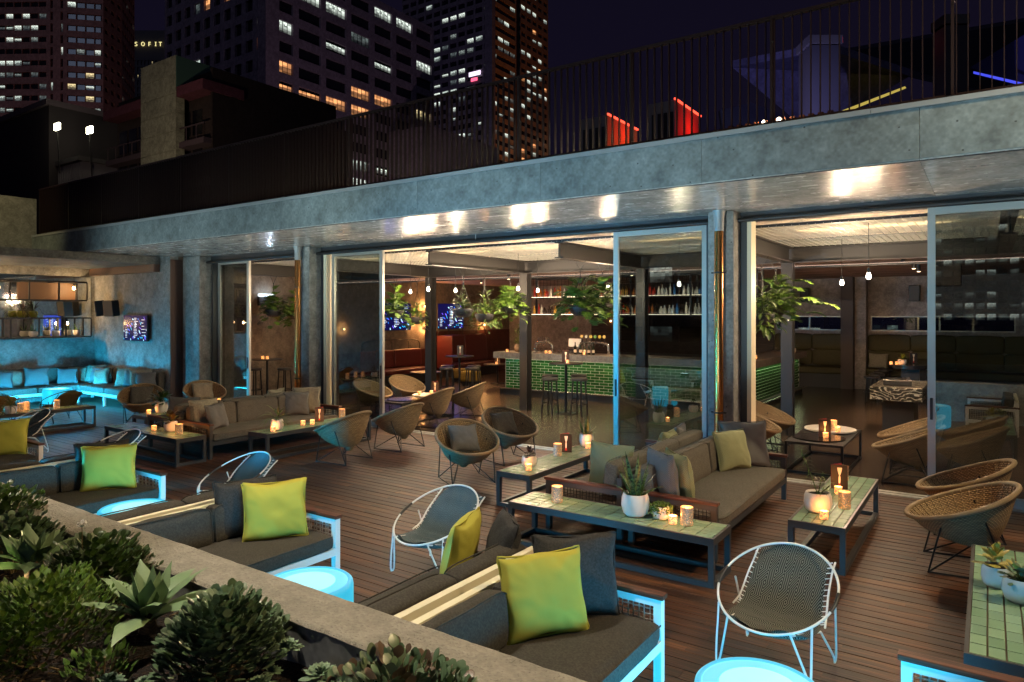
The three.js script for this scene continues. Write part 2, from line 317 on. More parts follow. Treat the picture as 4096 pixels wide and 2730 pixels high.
// ---------------------------------------------------------------- facade
for (const [a, b, l] of [[-15.98, -15.27, 0], [-11.6, -11.34, 1], [-3.13, -2.78, 2]])
  struct('concrete_column', [rbox(b - a, 3.579, .45, .02, (a + b) / 2, 1.79, -9.425)], M.concrete);
{ // copper downpipes
  const mk = (x, label) => { const t = thing('copper_downpipe', label, 'downpipe', [x, 0, -9.1]);
    mesh('pipe', cyl(.06, .06, 3.3, 0, 1.65, 0, 24), M.copper, t); mesh('collar', lathe([[.062, 3.3], [.066, 3.36], [.066, 3.48], [.085, 3.575]], 24), M.flash, t);
    for (const y of [.9, 2.75]) mesh('bracket', [cyl(.066, .066, .02, 0, y, 0, 24), box(.2, .02, .02, 0, y, 0), box(.02, .02, .1, -.05, y, -.05)], M.steel, t); };
  mk(-11.57, 'copper downpipe on the concrete column left of the dark sliding door'); mk(-2.945, 'copper downpipe on the concrete column behind the central grey sofas');
}
struct('door_head', [bb(-16, 6, 3.47, 3.579, -9.75, -9.5)], M.darkFrame);
struct('door_track', [bb(-16, 6, -.03, .012, -9.72, -9.64), bb(-16, 6, -.03, .008, -9.62, -9.54)], M.alu);
{ // services pipe hung under the soffit on thin rods
  const t = thing('sprinkler_pipe', 'black services pipe hung on thin rods under the concrete soffit', 'pipe', [0, 0, 0]);
  mesh('pipe', rod([-19.5, 3.41, -9.4], [5, 3.49, -9.4], .03, 12), M.black, t);
  for (const x of [-18.2, -17.1, -15.5, -11.65, -7.24, -2.81, 1.5]) mesh('hanger_rod', rod([x, 3.44, -9.4], [x, 3.58, -9.4], .006, 5), M.alu, t);
}
function door(label, x0, x1, z, stile, handleX) {
  const t = thing('sliding_glass_door', label, 'glass door', [x0, 0, z]), w = x1 - x0, d = .03;
  for (const a of [0, w - .08]) mesh('stile', [bb(a, a + .08, .015, 3.465, -d, d)], stile, t);
  mesh('top_rail', [bb(.08, w - .08, 3.38, 3.465, -d, d)], stile, t); mesh('bottom_rail', [bb(.08, w - .08, .015, .13, -d, d)], stile, t);
  const p = mesh('glass_pane', [bb(.08, w - .08, .13, 3.38, -.004, .004)], M.glass, t);
  const hx = handleX < 0 ? .04 : w - .04; mesh('pull_handle', [rbox(.03, .26, .012, .005, hx, 1.08, d + .006)], M.black, t); return t;
}
door('narrow glass door beside the blue lit lounge wall', -15.2, -13.98, -9.66, M.alu, 1);
door('dark glass door right of the left copper pipe', -11.1, -9.64, -9.6, M.alu, 1);
door('glass door mirroring cyan light left of the central copper pipe', -4.72, -3.26, -9.6, M.alu, -1);
door('glass door at the right edge of the terrace mirroring city lights', -.6, 1.5, -9.6, M.alu, -1);
for (const [a, b] of [[-15.25, -15.205], [-11.33, -11.24], [-3.25, -3.14], [-2.775, -2.69]]) struct('door_jamb', [bb(a, b, 0, 3.47, -9.72, -9.5)], M.darkFrame);
for (const [a, b] of [[-11.235, -11.15], [-2.685, -2.63]]) struct('door_post', [bb(a, b, 0, 3.47, -9.7, -9.48)], M.cream);

// ---------------------------------------------------------------- interior shell
struct('interior_floor', [bb(-16.2, 8, -.12, 0, -24, -9.73)], M.floorIn);
struct('interior_left_wall', [bb(-16.2, -16, 0, 3.6, -24, -9.1)], M.plaster);
struct('interior_dado', [bb(-16, -15.985, 0, 1.6, -23, -17.9), bb(-16, -15.985, 0, 1.02, -17.9, -12.5)], M.red);
struct('interior_back_wall', [bb(-16.2, 8, 0, 1.7, -23.2, -23), bb(-16.2, -5.6, 1.7, 2.15, -23.2, -23), bb(-3.3, -2.9, 1.7, 2.15, -23.2, -23), bb(.6, 8, 1.7, 2.15, -23.2, -23), bb(-16.2, 8, 2.15, 3.6, -23.2, -23)], M.wallIn);
struct('rear_panelling', [bb(-12.2, -5.65, 0, 1.65, -22.99, -22.9), bb(-12.2, -11.2, 1.65, 3.3, -22.99, -22.9), bb(-8.4, -5.65, 1.65, 3.3, -22.99, -22.9), bb(-11.2, -8.4, 2.3, 3.3, -22.99, -22.9)], S([.05, .035, .028], .6, { map: tGrain }));
{ const t = thing('rear_window', 'wide rear window seen above the bar taps', 'window', [-9.8, 1.975, -22.92]); mesh('frame', [bb(-1.4, 1.4, -.325, -.28, -.02, .03), bb(-1.4, 1.4, .28, .325, -.02, .03), bb(-.02, .02, -.28, .28, -.02, .02)], M.steel, t); mesh('glass_pane', [bb(-1.4, 1.4, -.28, .28, -.008, -.002)], S([.02, .02, .03], .06), t); }
struct('interior_right_wall', [bb(7.8, 8, 0, 3.6, -23, -9.7)], M.wallIn);
struct('interior_ceiling', [bb(-16, 7.8, 3.585, 3.66, -13.4, -9.76)], M.ceilIn);
struct('lower_ceiling', [bb(-16, 7.8, 3.3, 3.38, -23, -13.6)], M.ceilLow);
struct('ceiling_step', [bb(-16, 7.8, 3.38, 3.66, -13.6, -13.42)], M.black);
for (const x of [-11.64, -8.76, -5.88, -3.02]) struct('steel_column', [bb(x - .1, x + .1, 0, 3.16, -13.35, -13.33), bb(x - .1, x + .1, 0, 3.16, -13.17, -13.15), bb(x - .012, x + .012, 0, 3.16, -13.33, -13.17)], M.steel);
{ // exposed steel I-beams carrying a welded mesh raft
  const ib = (name, x0, x1, z0, z1, along) => { const y0 = 3.13, y1 = 3.4, g = along === 'z' ? [bb(x0, x1, y0, y0 + .02, z0, z1), bb(x0, x1, y1 - .02, y1, z0, z1), bb((x0 + x1) / 2 - .012, (x0 + x1) / 2 + .012, y0 + .02, y1 - .02, z0, z1)] : [bb(x0, x1, y0, y0 + .02, z0, z1), bb(x0, x1, y1 - .02, y1, z0, z1), bb(x0, x1, y0 + .02, y1 - .02, (z0 + z1) / 2 - .012, (z0 + z1) / 2 + .012)]; struct(name, g, M.steel); };
  for (const x of [-14.4, -11.6, -8.7, -5.85, -2.98, .2]) ib('steel_beam', x - .085, x + .085, -13.1, -9.85, 'z');
  ib('steel_beam', -15.9, 6, -13.3, -13.12, 'x');
  struct('raft_edge', [bb(-15.9, 6, 3.405, 3.44, -9.92, -9.87)], M.black);
  const g = []; const y = 3.41;
  for (let x = -15.8; x < 3.5; x += .1) g.push(box(.005, .005, 3.3, x, y, -11.5));
  for (let z = -13.1; z < -9.9; z += .1) g.push(box(19.3, .005, .005, -6.15, y + .005, z));
  const o = mesh('ceiling_mesh', g, M.alu); o.userData = { label: 'welded wire mesh raft hung below the lit concrete ceiling', category: 'mesh ceiling', kind: 'stuff' };
}
{ const t = thing('cove_light', 'long linear cove light grazing the lower ceiling behind the steel beam', 'light fitting', [-4.1, 3.1, -13.72]); mesh('housing', [bb(-11.6, 11.6, -.04, 0, -.03, .03)], M.black, t); mesh('light_diffuser', [bb(-11.5, 11.5, 0, .004, -.02, .02)], glow(2, 1.4, 1.1), t);
  const l = new THREE.RectAreaLight(0xffc8b0, 30, 23, .05); l.position.y = .01; l.rotation.x = PI / 2 + .5; t.add(l); }
// linear uplights lying on the raft
for (const [i, x] of [-13, -10.1, -7.2, -4.4, -1.5, 1.4].entries()) {
  const t = thing('linear_uplight', ['linear uplight on the mesh raft over the far left bay', 'linear uplight on the mesh raft behind the dark glass door', 'linear uplight on the mesh raft over the fern baskets', 'linear uplight on the mesh raft behind the cyan glass door', 'linear uplight on the mesh raft over the low round-topped table', 'linear uplight on the mesh raft at the far right bay'][i], 'light fitting', [x, 3.43, -12.2]);
  mesh('housing', [bb(-1.1, 1.1, 0, .03, -.03, .03)], M.black, t); mesh('light_diffuser', [bb(-1.09, 1.09, .03, .034, -.022, .022)], glow(3, 2.3, 1.4), t);
  const l = new THREE.RectAreaLight(0xffdba0, 58, 2.1, .05); l.position.set(0, .04, 0); l.rotation.set(PI / 2, 0, 0); t.add(l);
}
// ================================================================ FURNITURE BUILDERS
function cushionGeo(w, h, d, r = .045, bulge = .02) { // upholstered slab with rounded edges and a soft crown
  const g = new THREE.BoxGeometry(w, h, d, 16, 8, 20), p = g.attributes.position, n = V(0, 0, 0), q = V(0, 0, 0);
  for (let i = 0; i < p.count; i++) {
    q.fromBufferAttribute(p, i); const cx = Math.max(-w / 2 + r, Math.min(w / 2 - r, q.x)), cy = Math.max(-h / 2 + r, Math.min(h / 2 - r, q.y)), cz = Math.max(-d / 2 + r, Math.min(d / 2 - r, q.z));
    n.set(q.x - cx, q.y - cy, q.z - cz); const l = n.length(); if (l > 1e-6) n.multiplyScalar(r / l); q.set(cx + n.x, cy + n.y, cz + n.z);
    const u = 2 * q.x / w, v = 2 * q.z / d, s = 2 * q.y / h; q.y += Math.sign(q.y) * bulge * (1 - u * u) * (1 - v * v) * Math.abs(s) + (fbm(q.x * 6 + 9, q.z * 6 + 9 + q.y * 3, 99, 3, 4) - .5) * .016;
    q.x += Math.sign(q.x) * .3 * bulge * (1 - v * v) * (Math.abs(u) > .98 ? 1 : 0);
    p.setXYZ(i, q.x, q.y, q.z);
  }
  g.computeVertexNormals(); return g;
}
function pillowGeo(w, h, t, s, pinch = .07) { // scatter cushion standing on its lower edge, facing +z
  const side = sg => grid((u, v) => {
    const a = u * 2 - 1, b = v * 2 - 1, A = 1 - a * a, B = 1 - b * b;
    const k = Math.pow(Math.max(0, A * B), .42), wr = (fbm(u * 4 + s * 7, v * 4, 999, 2, 11 + s) - .5) * .02 * (.3 + k), cq = Math.pow(Math.max(Math.abs(a), Math.abs(b)), 3), cr = .006 * Math.sin(Math.atan2(Math.abs(b) - .1, Math.abs(a) - .1) * 15 + s + a * 2) * cq * Math.pow(Math.abs(a * b), .5) * 2 * (1 - cq);
    return [a * w / 2 * (1 - pinch * B * Math.abs(a) ** 3) + .008 * Math.sin(b * 5 + s) * Math.abs(a), h / 2 + b * h / 2 * (1 - pinch * A * Math.abs(b) ** 3) + .01 * Math.sin(a * 4 + s * 2) * Math.abs(b), sg * (t / 2 * k + .004 + wr + cr)];
  }, 26, 26);
  const A = side(1), B = side(-1); B.index.array.reverse(); B.computeVertexNormals();
  return metric(join([A, B]));
}
const pipingGeo = (w, h, pinch = .07) => { const pts = []; for (let k = 0; k < 40; k++) { const e = Math.floor(k / 10), f = (k % 10) / 10 * 2 - 1; let a, b; if (e === 0) [a, b] = [f, -1]; else if (e === 1) [a, b] = [1, f]; else if (e === 2) [a, b] = [-f, 1]; else [a, b] = [-1, -f]; pts.push([a * w / 2 * (1 - pinch * (1 - b * b) * Math.abs(a) ** 3), h / 2 + b * h / 2 * (1 - pinch * (1 - a * a) * Math.abs(b) ** 3), 0]); } return tube(pts, .006, 80, 5, true); };
const pillowBank = {};
function pillow(name, label, mat, [x, y, z], ry, lean = .25, w = .5, h = .5, roll = 0, group) {
  const k = `${w}_${h}_${Math.floor(rnd() * 3)}`; pillowBank[k] = pillowBank[k] || [pillowGeo(w, h, .17 * Math.min(1, w / .45), k.charCodeAt(k.length - 1) + w * 10), pipingGeo(w, h)];
  const t = thing(name, label, 'cushion', [x, y, z], ry, group); t.rotation.order = 'YXZ'; t.rotation.x = -lean; t.rotation.z = roll;
  mesh('cover', pillowBank[k][0], mat, t); mesh('piping', pillowBank[k][1], mat, t); return t;
}
// sofa: back along z at x = 0, seat toward +x, length L centred on z
function sofa(name, label, L, frame, cloth, o = {}) {
  const t = thing(name, label, 'sofa', [0, 0, 0]), D = o.depth || .8, seatY = .26, hz = L / 2, b = .05, armH = o.armH || .53;
  mesh('seat_frame', [bb(D - b, D, seatY - .06, seatY, -hz + b, hz - b), bb(0, b, seatY - .06, seatY, -hz + b, hz - b), bb(b, D - b, seatY - .06, seatY, -hz, -hz + b), bb(b, D - b, seatY - .06, seatY, hz - b, hz), bb(b, D - b, seatY - .03, seatY - .02, -hz + b, hz - b)], frame, t);
  for (const s of [-1, 1]) for (const x of [0, D - b]) mesh('leg', [bb(x, x + b, 0, x ? armH - .03 : .62, s > 0 ? hz - b : -hz, s > 0 ? hz : -hz + b)], frame, t);
  for (const s of [-1, 1]) { // arms: framed woven wire with a timber cap
    const z = s * (hz - b / 2), g = [], y0 = seatY, y1 = armH - .075;
    const a = mesh('arm_frame', [bb(b, D - b, y1, armH - .028, z - b / 2, z + b / 2)], frame, t);
    for (let x = b + .02, k = 0; x < D - b; x += .036, k++) g.push(rod([x, y0, z + (k % 2 ? .004 : -.004)], [x, y1, z + (k % 2 ? .004 : -.004)], .0042, 5));
    for (let y = y0 + .03; y < y1; y += .034) for (let x = b; x < D - b - .01; x += .036) g.push(rod([x, y, z + (Math.round(x / .036) % 2 ? .004 : -.004)], [Math.min(x + .036, D - b), y, z + (Math.round(x / .036) % 2 ? -.004 : .004)], .004, 4));
    mesh('wire_weave', g, o.wire || M.alu, a);
    mesh('arm_cap', [rbox(D + .03, .03, b + .025, .006, D / 2, armH - .013, z)], M.armWood, t);
  }
  mesh('back_rail', [bb(.0, b, .6, .65, -hz + b, hz - b)], o.rail || frame, t);
  const n = o.seats || 1, m = o.backs || 2, li = L - 2 * b - .02;
  const sg = metric(cushionGeo(D - .06, .13, li / n - .008)), bg = metric(cushionGeo(.15, (o.backH || .36), li / m - .006, .04, .012));
  for (let k = 0; k < n; k++) { const c = mesh('seat_cushion', sg, cloth, t); c.position.set(D / 2 + .045, seatY + .06, -li / 2 + (k + .5) * li / n); mesh('piping', seam(D - .06, li / n - .008, .052), cloth, c); }
  for (let k = 0; k < m; k++) { const c = mesh('back_cushion', bg, cloth, t); c.position.set(.155, seatY + .12 + (o.backH || .36) / 2, -li / 2 + (k + .5) * li / m); c.rotation.z = .13; const w = li / m - .03, q = (o.backH || .36) / 2 - .18; mesh('piping', tube([[.07, -.13, -w / 2], [.072, 0, -w / 2], [.07, .155 + q, -w / 2 + .01], [.065, .176 + q, -w / 2 + .04], [.068, .182 + q, 0], [.065, .176 + q, w / 2 - .04], [.07, .155 + q, w / 2 - .01], [.072, 0, w / 2], [.07, -.13, w / 2]], .005, 60, 5), cloth, c); }
  return t;
}
const seam = (w, d, y) => tube([[w / 2, y, -d / 2 + .03], [w / 2, y, 0], [w / 2, y, d / 2 - .03], [w / 2 - .03, y, d / 2], [0, y, d / 2], [-w / 2 + .03, y, d / 2]], .005, 40, 5);

// hoop chair: tilted steel ring, slung pad, hairpin legs; faces +z
function hoopChair(name, label, frame, padMat, wraps = true) {
  const t = thing(name, label, 'chair', [0, 0, 0]); t.scale.setScalar(.94);
  const ring = a => { const s = Math.sin(a), c = Math.cos(a); return [.375 * s, .515 - .165 * c + (c < 0 ? .02 * c * c : 0), .39 * c - .01]; };
  const pts = []; for (let k = 0; k < 36; k++) pts.push(ring(k / 36 * 2 * PI));
  mesh('hoop', tube(pts, .0085, 90, 8, true), frame, t);
  if (wraps) for (const s of [-1, 1]) { const q = []; for (let k = 0; k <= 6; k++) q.push(ring(s * (PI * .42 + k / 6 * .42))); mesh('grip_wrap', tube(q, .0125, 18, 8), M.black, t); }
  const curve = new THREE.CatmullRomCurve3([V(0, .365, .35), V(0, .338, .25), V(0, .32, .1), V(0, .318, .0), V(0, .345, -.075), V(0, .45, -.17), V(0, .575, -.285), V(0, .695, -.395)]);
  const prof = v => curve.getPoint(v), half = v => v < .4 ? .285 - .11 * Math.pow(Math.max(0, .16 - v) / .16, 2) : .285 - .045 * Math.min(1, (v - .4) / .45);
  const sheet = (dn, k) => grid((u, v) => { const p = prof(v), q = prof(Math.min(1, v + .02)), a = u * 2 - 1, ty = q.y - p.y, tz = q.z - p.z, l = Math.hypot(ty, tz) || 1, ny = -tz / l, nz = ty / l;
    const puck = .006 * Math.sin(v * 44) * (1 - a * a) + .004 * Math.sin(a * 11 + v * 6), dip = -.028 * (1 - a * a), e = (dn + (dn > 0 ? puck : 0)) * (1 - Math.pow(Math.abs(a), 8)) + dip, front = v < .2 ? -.075 * a * a * (1 - v / .2) : 0, top = v > .8 ? -.075 * a * a * (v - .8) / .2 : 0;
    return [a * half(v), p.y + ny * e + top, p.z + nz * e + front]; }, 18, 30);
  const uvs = g => { const u = g.attributes.uv; for (let i = 0; i < u.count; i++) u.setXY(i, u.getX(i) * .56, u.getY(i) * 1.05); return g; };
  mesh('seat_pad', join([uvs(sheet(.02)), uvs(sheet(-.014))]), padMat, t);
  const lace = []; for (const s of [-1, 1]) { for (let k = 0; k < 14; k++) { const v = .5 + k * .033, p = prof(v); lace.push(rod([s * half(v) * .97, p.y, p.z], [s * (half(v) + .022), p.y + .008, p.z - .006], .003, 4)); } lace.push(tube([.45, .6, .75, .9, .99].map(v => { const p = prof(v); return [s * (half(v) + .024), p.y + .004 - (v > .8 ? .06 * (v - .8) / .2 : 0), p.z - .006]; }), .007, 20, 6)); }
  mesh('lacing_rail', lace, frame, t);
  for (const sx of [-1, 1]) for (const sz of [-1, 1]) { // hairpin: two rods meeting in a rounded foot
    const f = [sx * .3, .008, sz * .25]; const a = [sx * (sz > 0 ? .2 : .26), sz > 0 ? .368 : .265, sz * (sz > 0 ? .325 : .08)], b = [sx * (sz > 0 ? .3 : .335), sz > 0 ? .41 : .47, sz * (sz > 0 ? .235 : .13)];
    mesh('leg', tube([a, [f[0] * .98, .03, f[2] - .012], [f[0], .008, f[2]], [f[0] * 1.01, .03, f[2] + .012 * sz], b], .0075, 40, 6), frame, t); }
  mesh('under_frame', [rod([-.26, .265, -.08], [.26, .265, -.08], .007), rod([-.2, .362, .325], [-.26, .265, -.08], .007), rod([.2, .362, .325], [.26, .265, -.08], .007)], frame, t);
  return t;
}
// rattan tub chair: woven cone shell with a tilted rim on a bent-rod stand; faces +z
function tubChair(name, label) {
  const t = thing(name, label, 'chair', [0, 0, 0]);
  const rim = a => { const c = Math.cos(a), s = Math.sin(a); return [.41 * s, .565 - .165 * c + .02 * c * c, .41 * c + .03]; };
  const shell = off => grid((u, v) => { const a = u * 2 * PI, R = rim(a), k = 1 - v, bx = .07 * Math.sin(a), bz = .05 * Math.cos(a) - .1, by = .215;
    const e = Math.pow(k, .62), h = Math.pow(k, 1.5) * .8 + k * .2; const back = Math.max(0, -Math.cos(a));
    return [(bx + (R[0] - bx) * e) * (1 - off), by + (R[1] - by) * h + off * .12, (bz + (R[2] - bz) * (e * (1 - .12 * back * v))) * (1 - off * .6)]; }, 56, 16);
  const rep = (g, fl) => { const u = g.attributes.uv; for (let i = 0; i < u.count; i++) u.setXY(i, u.getX(i) * 5, u.getY(i) * 1.1); if (fl) { g.index.array.reverse(); g.computeVertexNormals(); } return g; };
  mesh('woven_shell', join([rep(shell(0)), rep(shell(.035), true)]), M.rattan, t);
  mesh('seat_base', T(ball(.075, 0, 0, 0, 10), 0, .225, -.1), M.rattan, t);
  const pts = []; for (let k = 0; k < 40; k++) pts.push(rim(k / 40 * 2 * PI)); mesh('rim', tube(pts, .022, 90, 8, true), M.rattanRim, t);
  const ribs = []; for (let k = 0; k < 40; k++) { const a = (k + .5) / 40 * 2 * PI, q = []; for (let j = 0; j <= 4; j++) { const v = j / 4, R = rim(a), kk = 1 - v, e = Math.pow(kk, .62), h = Math.pow(kk, 1.5) * .8 + kk * .2, back = Math.max(0, -Math.cos(a)), bx = .07 * Math.sin(a), bz = .05 * Math.cos(a) - .1; q.push([(bx + (R[0] - bx) * e) * .955, .222 + (R[1] - .215) * h, (bz + (R[2] - bz) * e * (1 - .12 * back * v)) * .97]); } ribs.push(tube(q, .0045, 8, 4)); }
  mesh('rib_weave', ribs, M.rattan, t);
  for (const s of [-1, 1]) { const x = s * .29, F = [x, .008, .29], B = [x, .008, -.29];
    mesh('stand', [rod(F, B, .008), rod(F, [s * .3, .4, .2], .008), rod(F, [s * .1, .23, -.04], .008), rod(B, [s * .33, .52, -.1], .008), rod(B, [s * .1, .23, -.12], .008), ball(.01, ...F, 6), ball(.01, ...B, 6)], M.blackRod, t); }
  return t;
}
// steel-framed table with glazed tiles; long axis z
function tileTable(name, label, W, Ln, h = .4) {
  const t = thing(name, label, 'table', [0, 0, 0]), b = .045, f = M.darkFrame;
  mesh('top_frame', [bb(-W / 2, W / 2, h - .06, h, -Ln / 2, -Ln / 2 + .02), bb(-W / 2, W / 2, h - .06, h, Ln / 2 - .02, Ln / 2), bb(-W / 2, -W / 2 + .02, h - .06, h, -Ln / 2 + .02, Ln / 2 - .02), bb(W / 2 - .02, W / 2, h - .06, h, -Ln / 2 + .02, Ln / 2 - .02)], f, t);
  for (const sx of [-1, 1]) for (const sz of [-1, 1]) mesh('leg', [bb(sx > 0 ? W / 2 - b : -W / 2, sx > 0 ? W / 2 : -W / 2 + b, b, h - .06, sz > 0 ? Ln / 2 - b : -Ln / 2, sz > 0 ? Ln / 2 : -Ln / 2 + b)], f, t);
  for (const sx of [-1, 1]) mesh('floor_rail', [bb(sx > 0 ? W / 2 - b : -W / 2, sx > 0 ? W / 2 : -W / 2 + b, .002, b, -Ln / 2, Ln / 2)], f, t);
  mesh('floor_rail', [bb(-W / 2 + b, W / 2 - b, .003, b - .001, -Ln / 2, -Ln / 2 + b)], f, t); mesh('floor_rail', [bb(-W / 2 + b, W / 2 - b, .003, b - .001, Ln / 2 - b, Ln / 2)], f, t);
  mesh('tile_bed', [bb(-W / 2 + .02, W / 2 - .02, h - .03, h - .006, -Ln / 2 + .02, Ln / 2 - .02)], M.tableGrout, t);
  const nx = Math.round((W - .04) / .084), nz = Math.round((Ln - .04) / .138), tw = (W - .04) / nx, td = (Ln - .04) / nz;
  const g = metric(rbox(tw - .008, .012, td - .008, .003));
  for (let i = 0; i < nx; i++) for (let k = 0; k < nz; k++) { const o = mesh('tile', g, M.tableTile[Math.floor(rnd() * 4)], t); o.position.set(-W / 2 + .02 + (i + .5) * tw, h - .004, -Ln / 2 + .02 + (k + .5) * td); o.rotation.set(rr(-.012, .012), 0, rr(-.012, .012)); }
  return t;
}
// pots, candles, menus
const potGeo = (r, h) => lathe([[.001, 0], [r * .62, 0], [r * .86, h * .14], [r, h * .45], [r * .97, h * .8], [r * .86, h], [r * .8, h], [r * .84, h * .86], [.001, h * .84]], 26);
function pot(t, r, h, mat = M.pot) { mesh('pot', metric(potGeo(r, h)), mat, t); mesh('potting_soil', cyl(r * .82, r * .82, .01, 0, h * .86, 0, 16), M.soil, t); }
const blade = (L, W, bend = .3, fold = .2, seg = 8, wp = t => Math.sin(PI * Math.pow(t, .55) * .97 + .05)) => grid((u, v) => { const a = u * 2 - 1, w = W / 2 * Math.max(.02, wp(v)), th = v * bend; return [a * w, L * (bend ? Math.sin(th) / bend : v) * 1 + 0 * a, L * (bend ? (1 - Math.cos(th)) / bend : 0) + Math.abs(a) * w * fold]; }, 2, seg); // grows up +y, arches to +z
const lobed = (L, W, n, bend = .8, depth = .55) => grid((u, v) => { const a = u * 2 - 1, env = Math.pow(Math.sin(PI * Math.min(1, v * .93 + .05)), .7) * (1.15 - .35 * v), lb = 1 - depth * (.5 + .5 * Math.cos(v * n * 2 * PI)), w = W / 2 * env * (Math.abs(a) > .6 ? lb : Math.max(lb, .35)), th = v * bend; return [a * w, L * Math.sin(th) / bend + Math.abs(a) * w * .35, L * (1 - Math.cos(th)) / bend + Math.abs(a) * w * .15 + .01 * Math.sin(v * n * 6)]; }, 4, n * 4);
function leaf(t, g, m, p, ry, tilt, s = 1, name = 'leaf') { const o = mesh(name, g, m, t); o.position.set(...p); o.rotation.order = 'YXZ'; o.rotation.set(tilt, ry, rr(-.25, .25)); o.scale.setScalar(s); return o; }
const candleGeos = { tall: metric(lathe([[.001, 0], [.05, 0], [.054, .006], [.054, .152], [.052, .156], [.05, .152], [.05, .01]], 24)), small: metric(lathe([[.001, 0], [.03, 0], [.034, .008], [.038, .072], [.036, .074], [.034, .07]], 20)) };
{ for (const k in candleGeos) { const g = candleGeos[k], p = g.attributes.position, u = g.attributes.uv; for (let i = 0; i < p.count; i++) u.setXY(i, Math.atan2(p.getX(i), p.getZ(i)) / (2 * PI), p.getY(i) / .16); } }
function candle(label, p, tall, power = .5) {
  const t = thing('candle_holder', label, 'candle', p), h = tall ? .156 : .074;
  mesh('candle_glass', candleGeos[tall ? 'tall' : 'small'], tall ? M.candle : M.candleHot, t);
  mesh('candle_wax', cyl(.026, .026, .03, 0, .02, 0, 12), M.cream, t);
  mesh('flame', lathe([[.001, .036], [.005, .042], [.004, .052], [.001, .062]], 8), M.flame, t);
  const l = new THREE.PointLight(0xff9a4a, power); l.position.set(0, tall ? .09 : .05, 0); l.castShadow = true; l.shadow.radius = 1.2; t.add(l); return t;
}
const tMenu = canvasTex(128, 192, (c, w, h) => { c.fillStyle = '#140f10'; c.fillRect(0, 0, w, h); c.fillStyle = '#f2ead8'; c.beginPath(); c.moveTo(46, 22); c.lineTo(84, 22); c.quadraticCurveTo(80, 60, 68, 84); c.quadraticCurveTo(76, 112, 68, 150); c.lineTo(58, 150); c.quadraticCurveTo(52, 112, 60, 84); c.quadraticCurveTo(50, 56, 46, 22); c.fill(); c.fillStyle = '#b01828'; c.beginPath(); c.moveTo(57, 148); c.lineTo(70, 148); c.lineTo(76, 172); c.lineTo(50, 172); c.fill(); });
const tMenuIn = canvasTex(16, 16, (c, w, h) => { c.fillStyle = '#8c1020'; c.fillRect(0, 0, w, h); });
const menuFront = S(0xffffff, .5, { map: tMenu }), menuBack = S(0xffffff, .5, { map: tMenuIn });
function menu(label, p, ry, s = 1) {
  const t = thing('menu_card', label, 'menu', p, ry); t.scale.setScalar(s);
  const f = new THREE.PlaneGeometry(.12, .19, 1, 1).translate(.06, .095, .0035), bk = bb(0, .12, 0, .19, 0, .003);
  mesh('cover', [bk], M.black, t); mesh('printed_face', f, menuFront, t);
  const b = mesh('back_leaf', [bb(0, .12, 0, .19, -.003, 0)], menuBack, t); b.rotation.y = .75; b.position.set(0, 0, -.002); return t;
}
function stool(name, label, h = .82) {
  const t = thing(name, label, 'stool', [0, 0, 0]);
  mesh('seat', lathe([[.001, h - .06], [.17, h - .06], [.185, h - .045], [.187, h - .02], [.17, h], [.001, h + .006]], 22), M.blackLeather, t);
  for (let k = 0; k < 4; k++) { const a = k * PI / 2 + PI / 4, x = Math.cos(a), z = Math.sin(a); mesh('leg', rod([x * .14, h - .06, z * .14], [x * .19, 0, z * .19], .016, 8), M.blackRod, t); }
  mesh('foot_ring', T(new THREE.TorusGeometry(.18, .01, 6, 24), 0, .26, 0, PI / 2), M.blackRod, t); return t;
}
function pedestal(name, label, p, h, r, mat = M.black) {
  const t = thing(name, label, 'table', p);
  mesh('table_top', cyl(r, r, .025, 0, h - .0125, 0, 36), mat, t); mesh('stem', cyl(.03, .03, h - .035, 0, h / 2, 0, 12), M.blackRod, t); mesh('foot_plate', lathe([[.001, 0], [.24, 0], [.24, .01], [.05, .02], [.03, .04]], 28), M.blackRod, t); return t;
}
// ================================================================ INTERIOR
const tTV = canvasTex(256, 192, (c, w, h) => {
  c.fillStyle = '#0b0a3c'; c.fillRect(0, 0, w, h); let s = 7; const q = () => (s = (s * 16807) % 2147483647) / 2147483647;
  for (let k = 0; k < 34; k++) { c.save(); c.translate(q() * w, q() * h); c.rotate(-1 + q() * .9); c.fillStyle = ['#39c6ff', '#bfe9ff', '#1f6fe0', '#7a5cff'][k % 4]; c.beginPath(); c.ellipse(0, 0, 2 + q() * 3, 6 + q() * 10, 0, 0, 7); c.fill(); c.restore(); }
  c.fillStyle = '#e8f4ff'; for (let k = 0; k < 13; k++) { const y = 20 + k * 12; c.fillRect(w / 2 - 18 + q() * 8, y, 22 + q() * 22, 3); if (k % 2) c.fillRect(w - 62 + q() * 8, y, 30 * (.5 + q()), 3); if (k > 6) c.fillRect(18, y + 4, 20 + q() * 16, 3); } });
const mTV = new THREE.MeshStandardMaterial({ color: 0x050508, roughness: .2, emissive: 0xffffff, emissiveMap: tTV, emissiveIntensity: 1.5 });
function tv(label, p, ry, w, h, lum = 1.2) {
  const t = thing('television', label, 'screen', p, ry); mesh('casing', [rbox(w + .03, h + .03, .05, .008, 0, 0, -.028)], M.black, t); mesh('wall_bracket', [box(.2, .2, .05, 0, 0, -.076)], M.steel, t);
  mesh('screen', new THREE.PlaneGeometry(w, h), mTV, t); const l = new THREE.RectAreaLight(0x5a78ff, lum, w, h); l.position.z = .02; l.rotation.y = PI; t.add(l); return t;
}
tv('menu screen on the blue lit lounge wall beside the shelves', [-17.42, 1.86, -8.8], .0, 1.12, .62, .5);
tv('menu screen behind the leafy basket at the left booth wall', [-15.9, 2.12, -16.4], PI / 2, 1.4, .86);
tv('menu screen between the two dark steel columns', [-15.9, 2.13, -19.2], PI / 2, 1.42, .88);
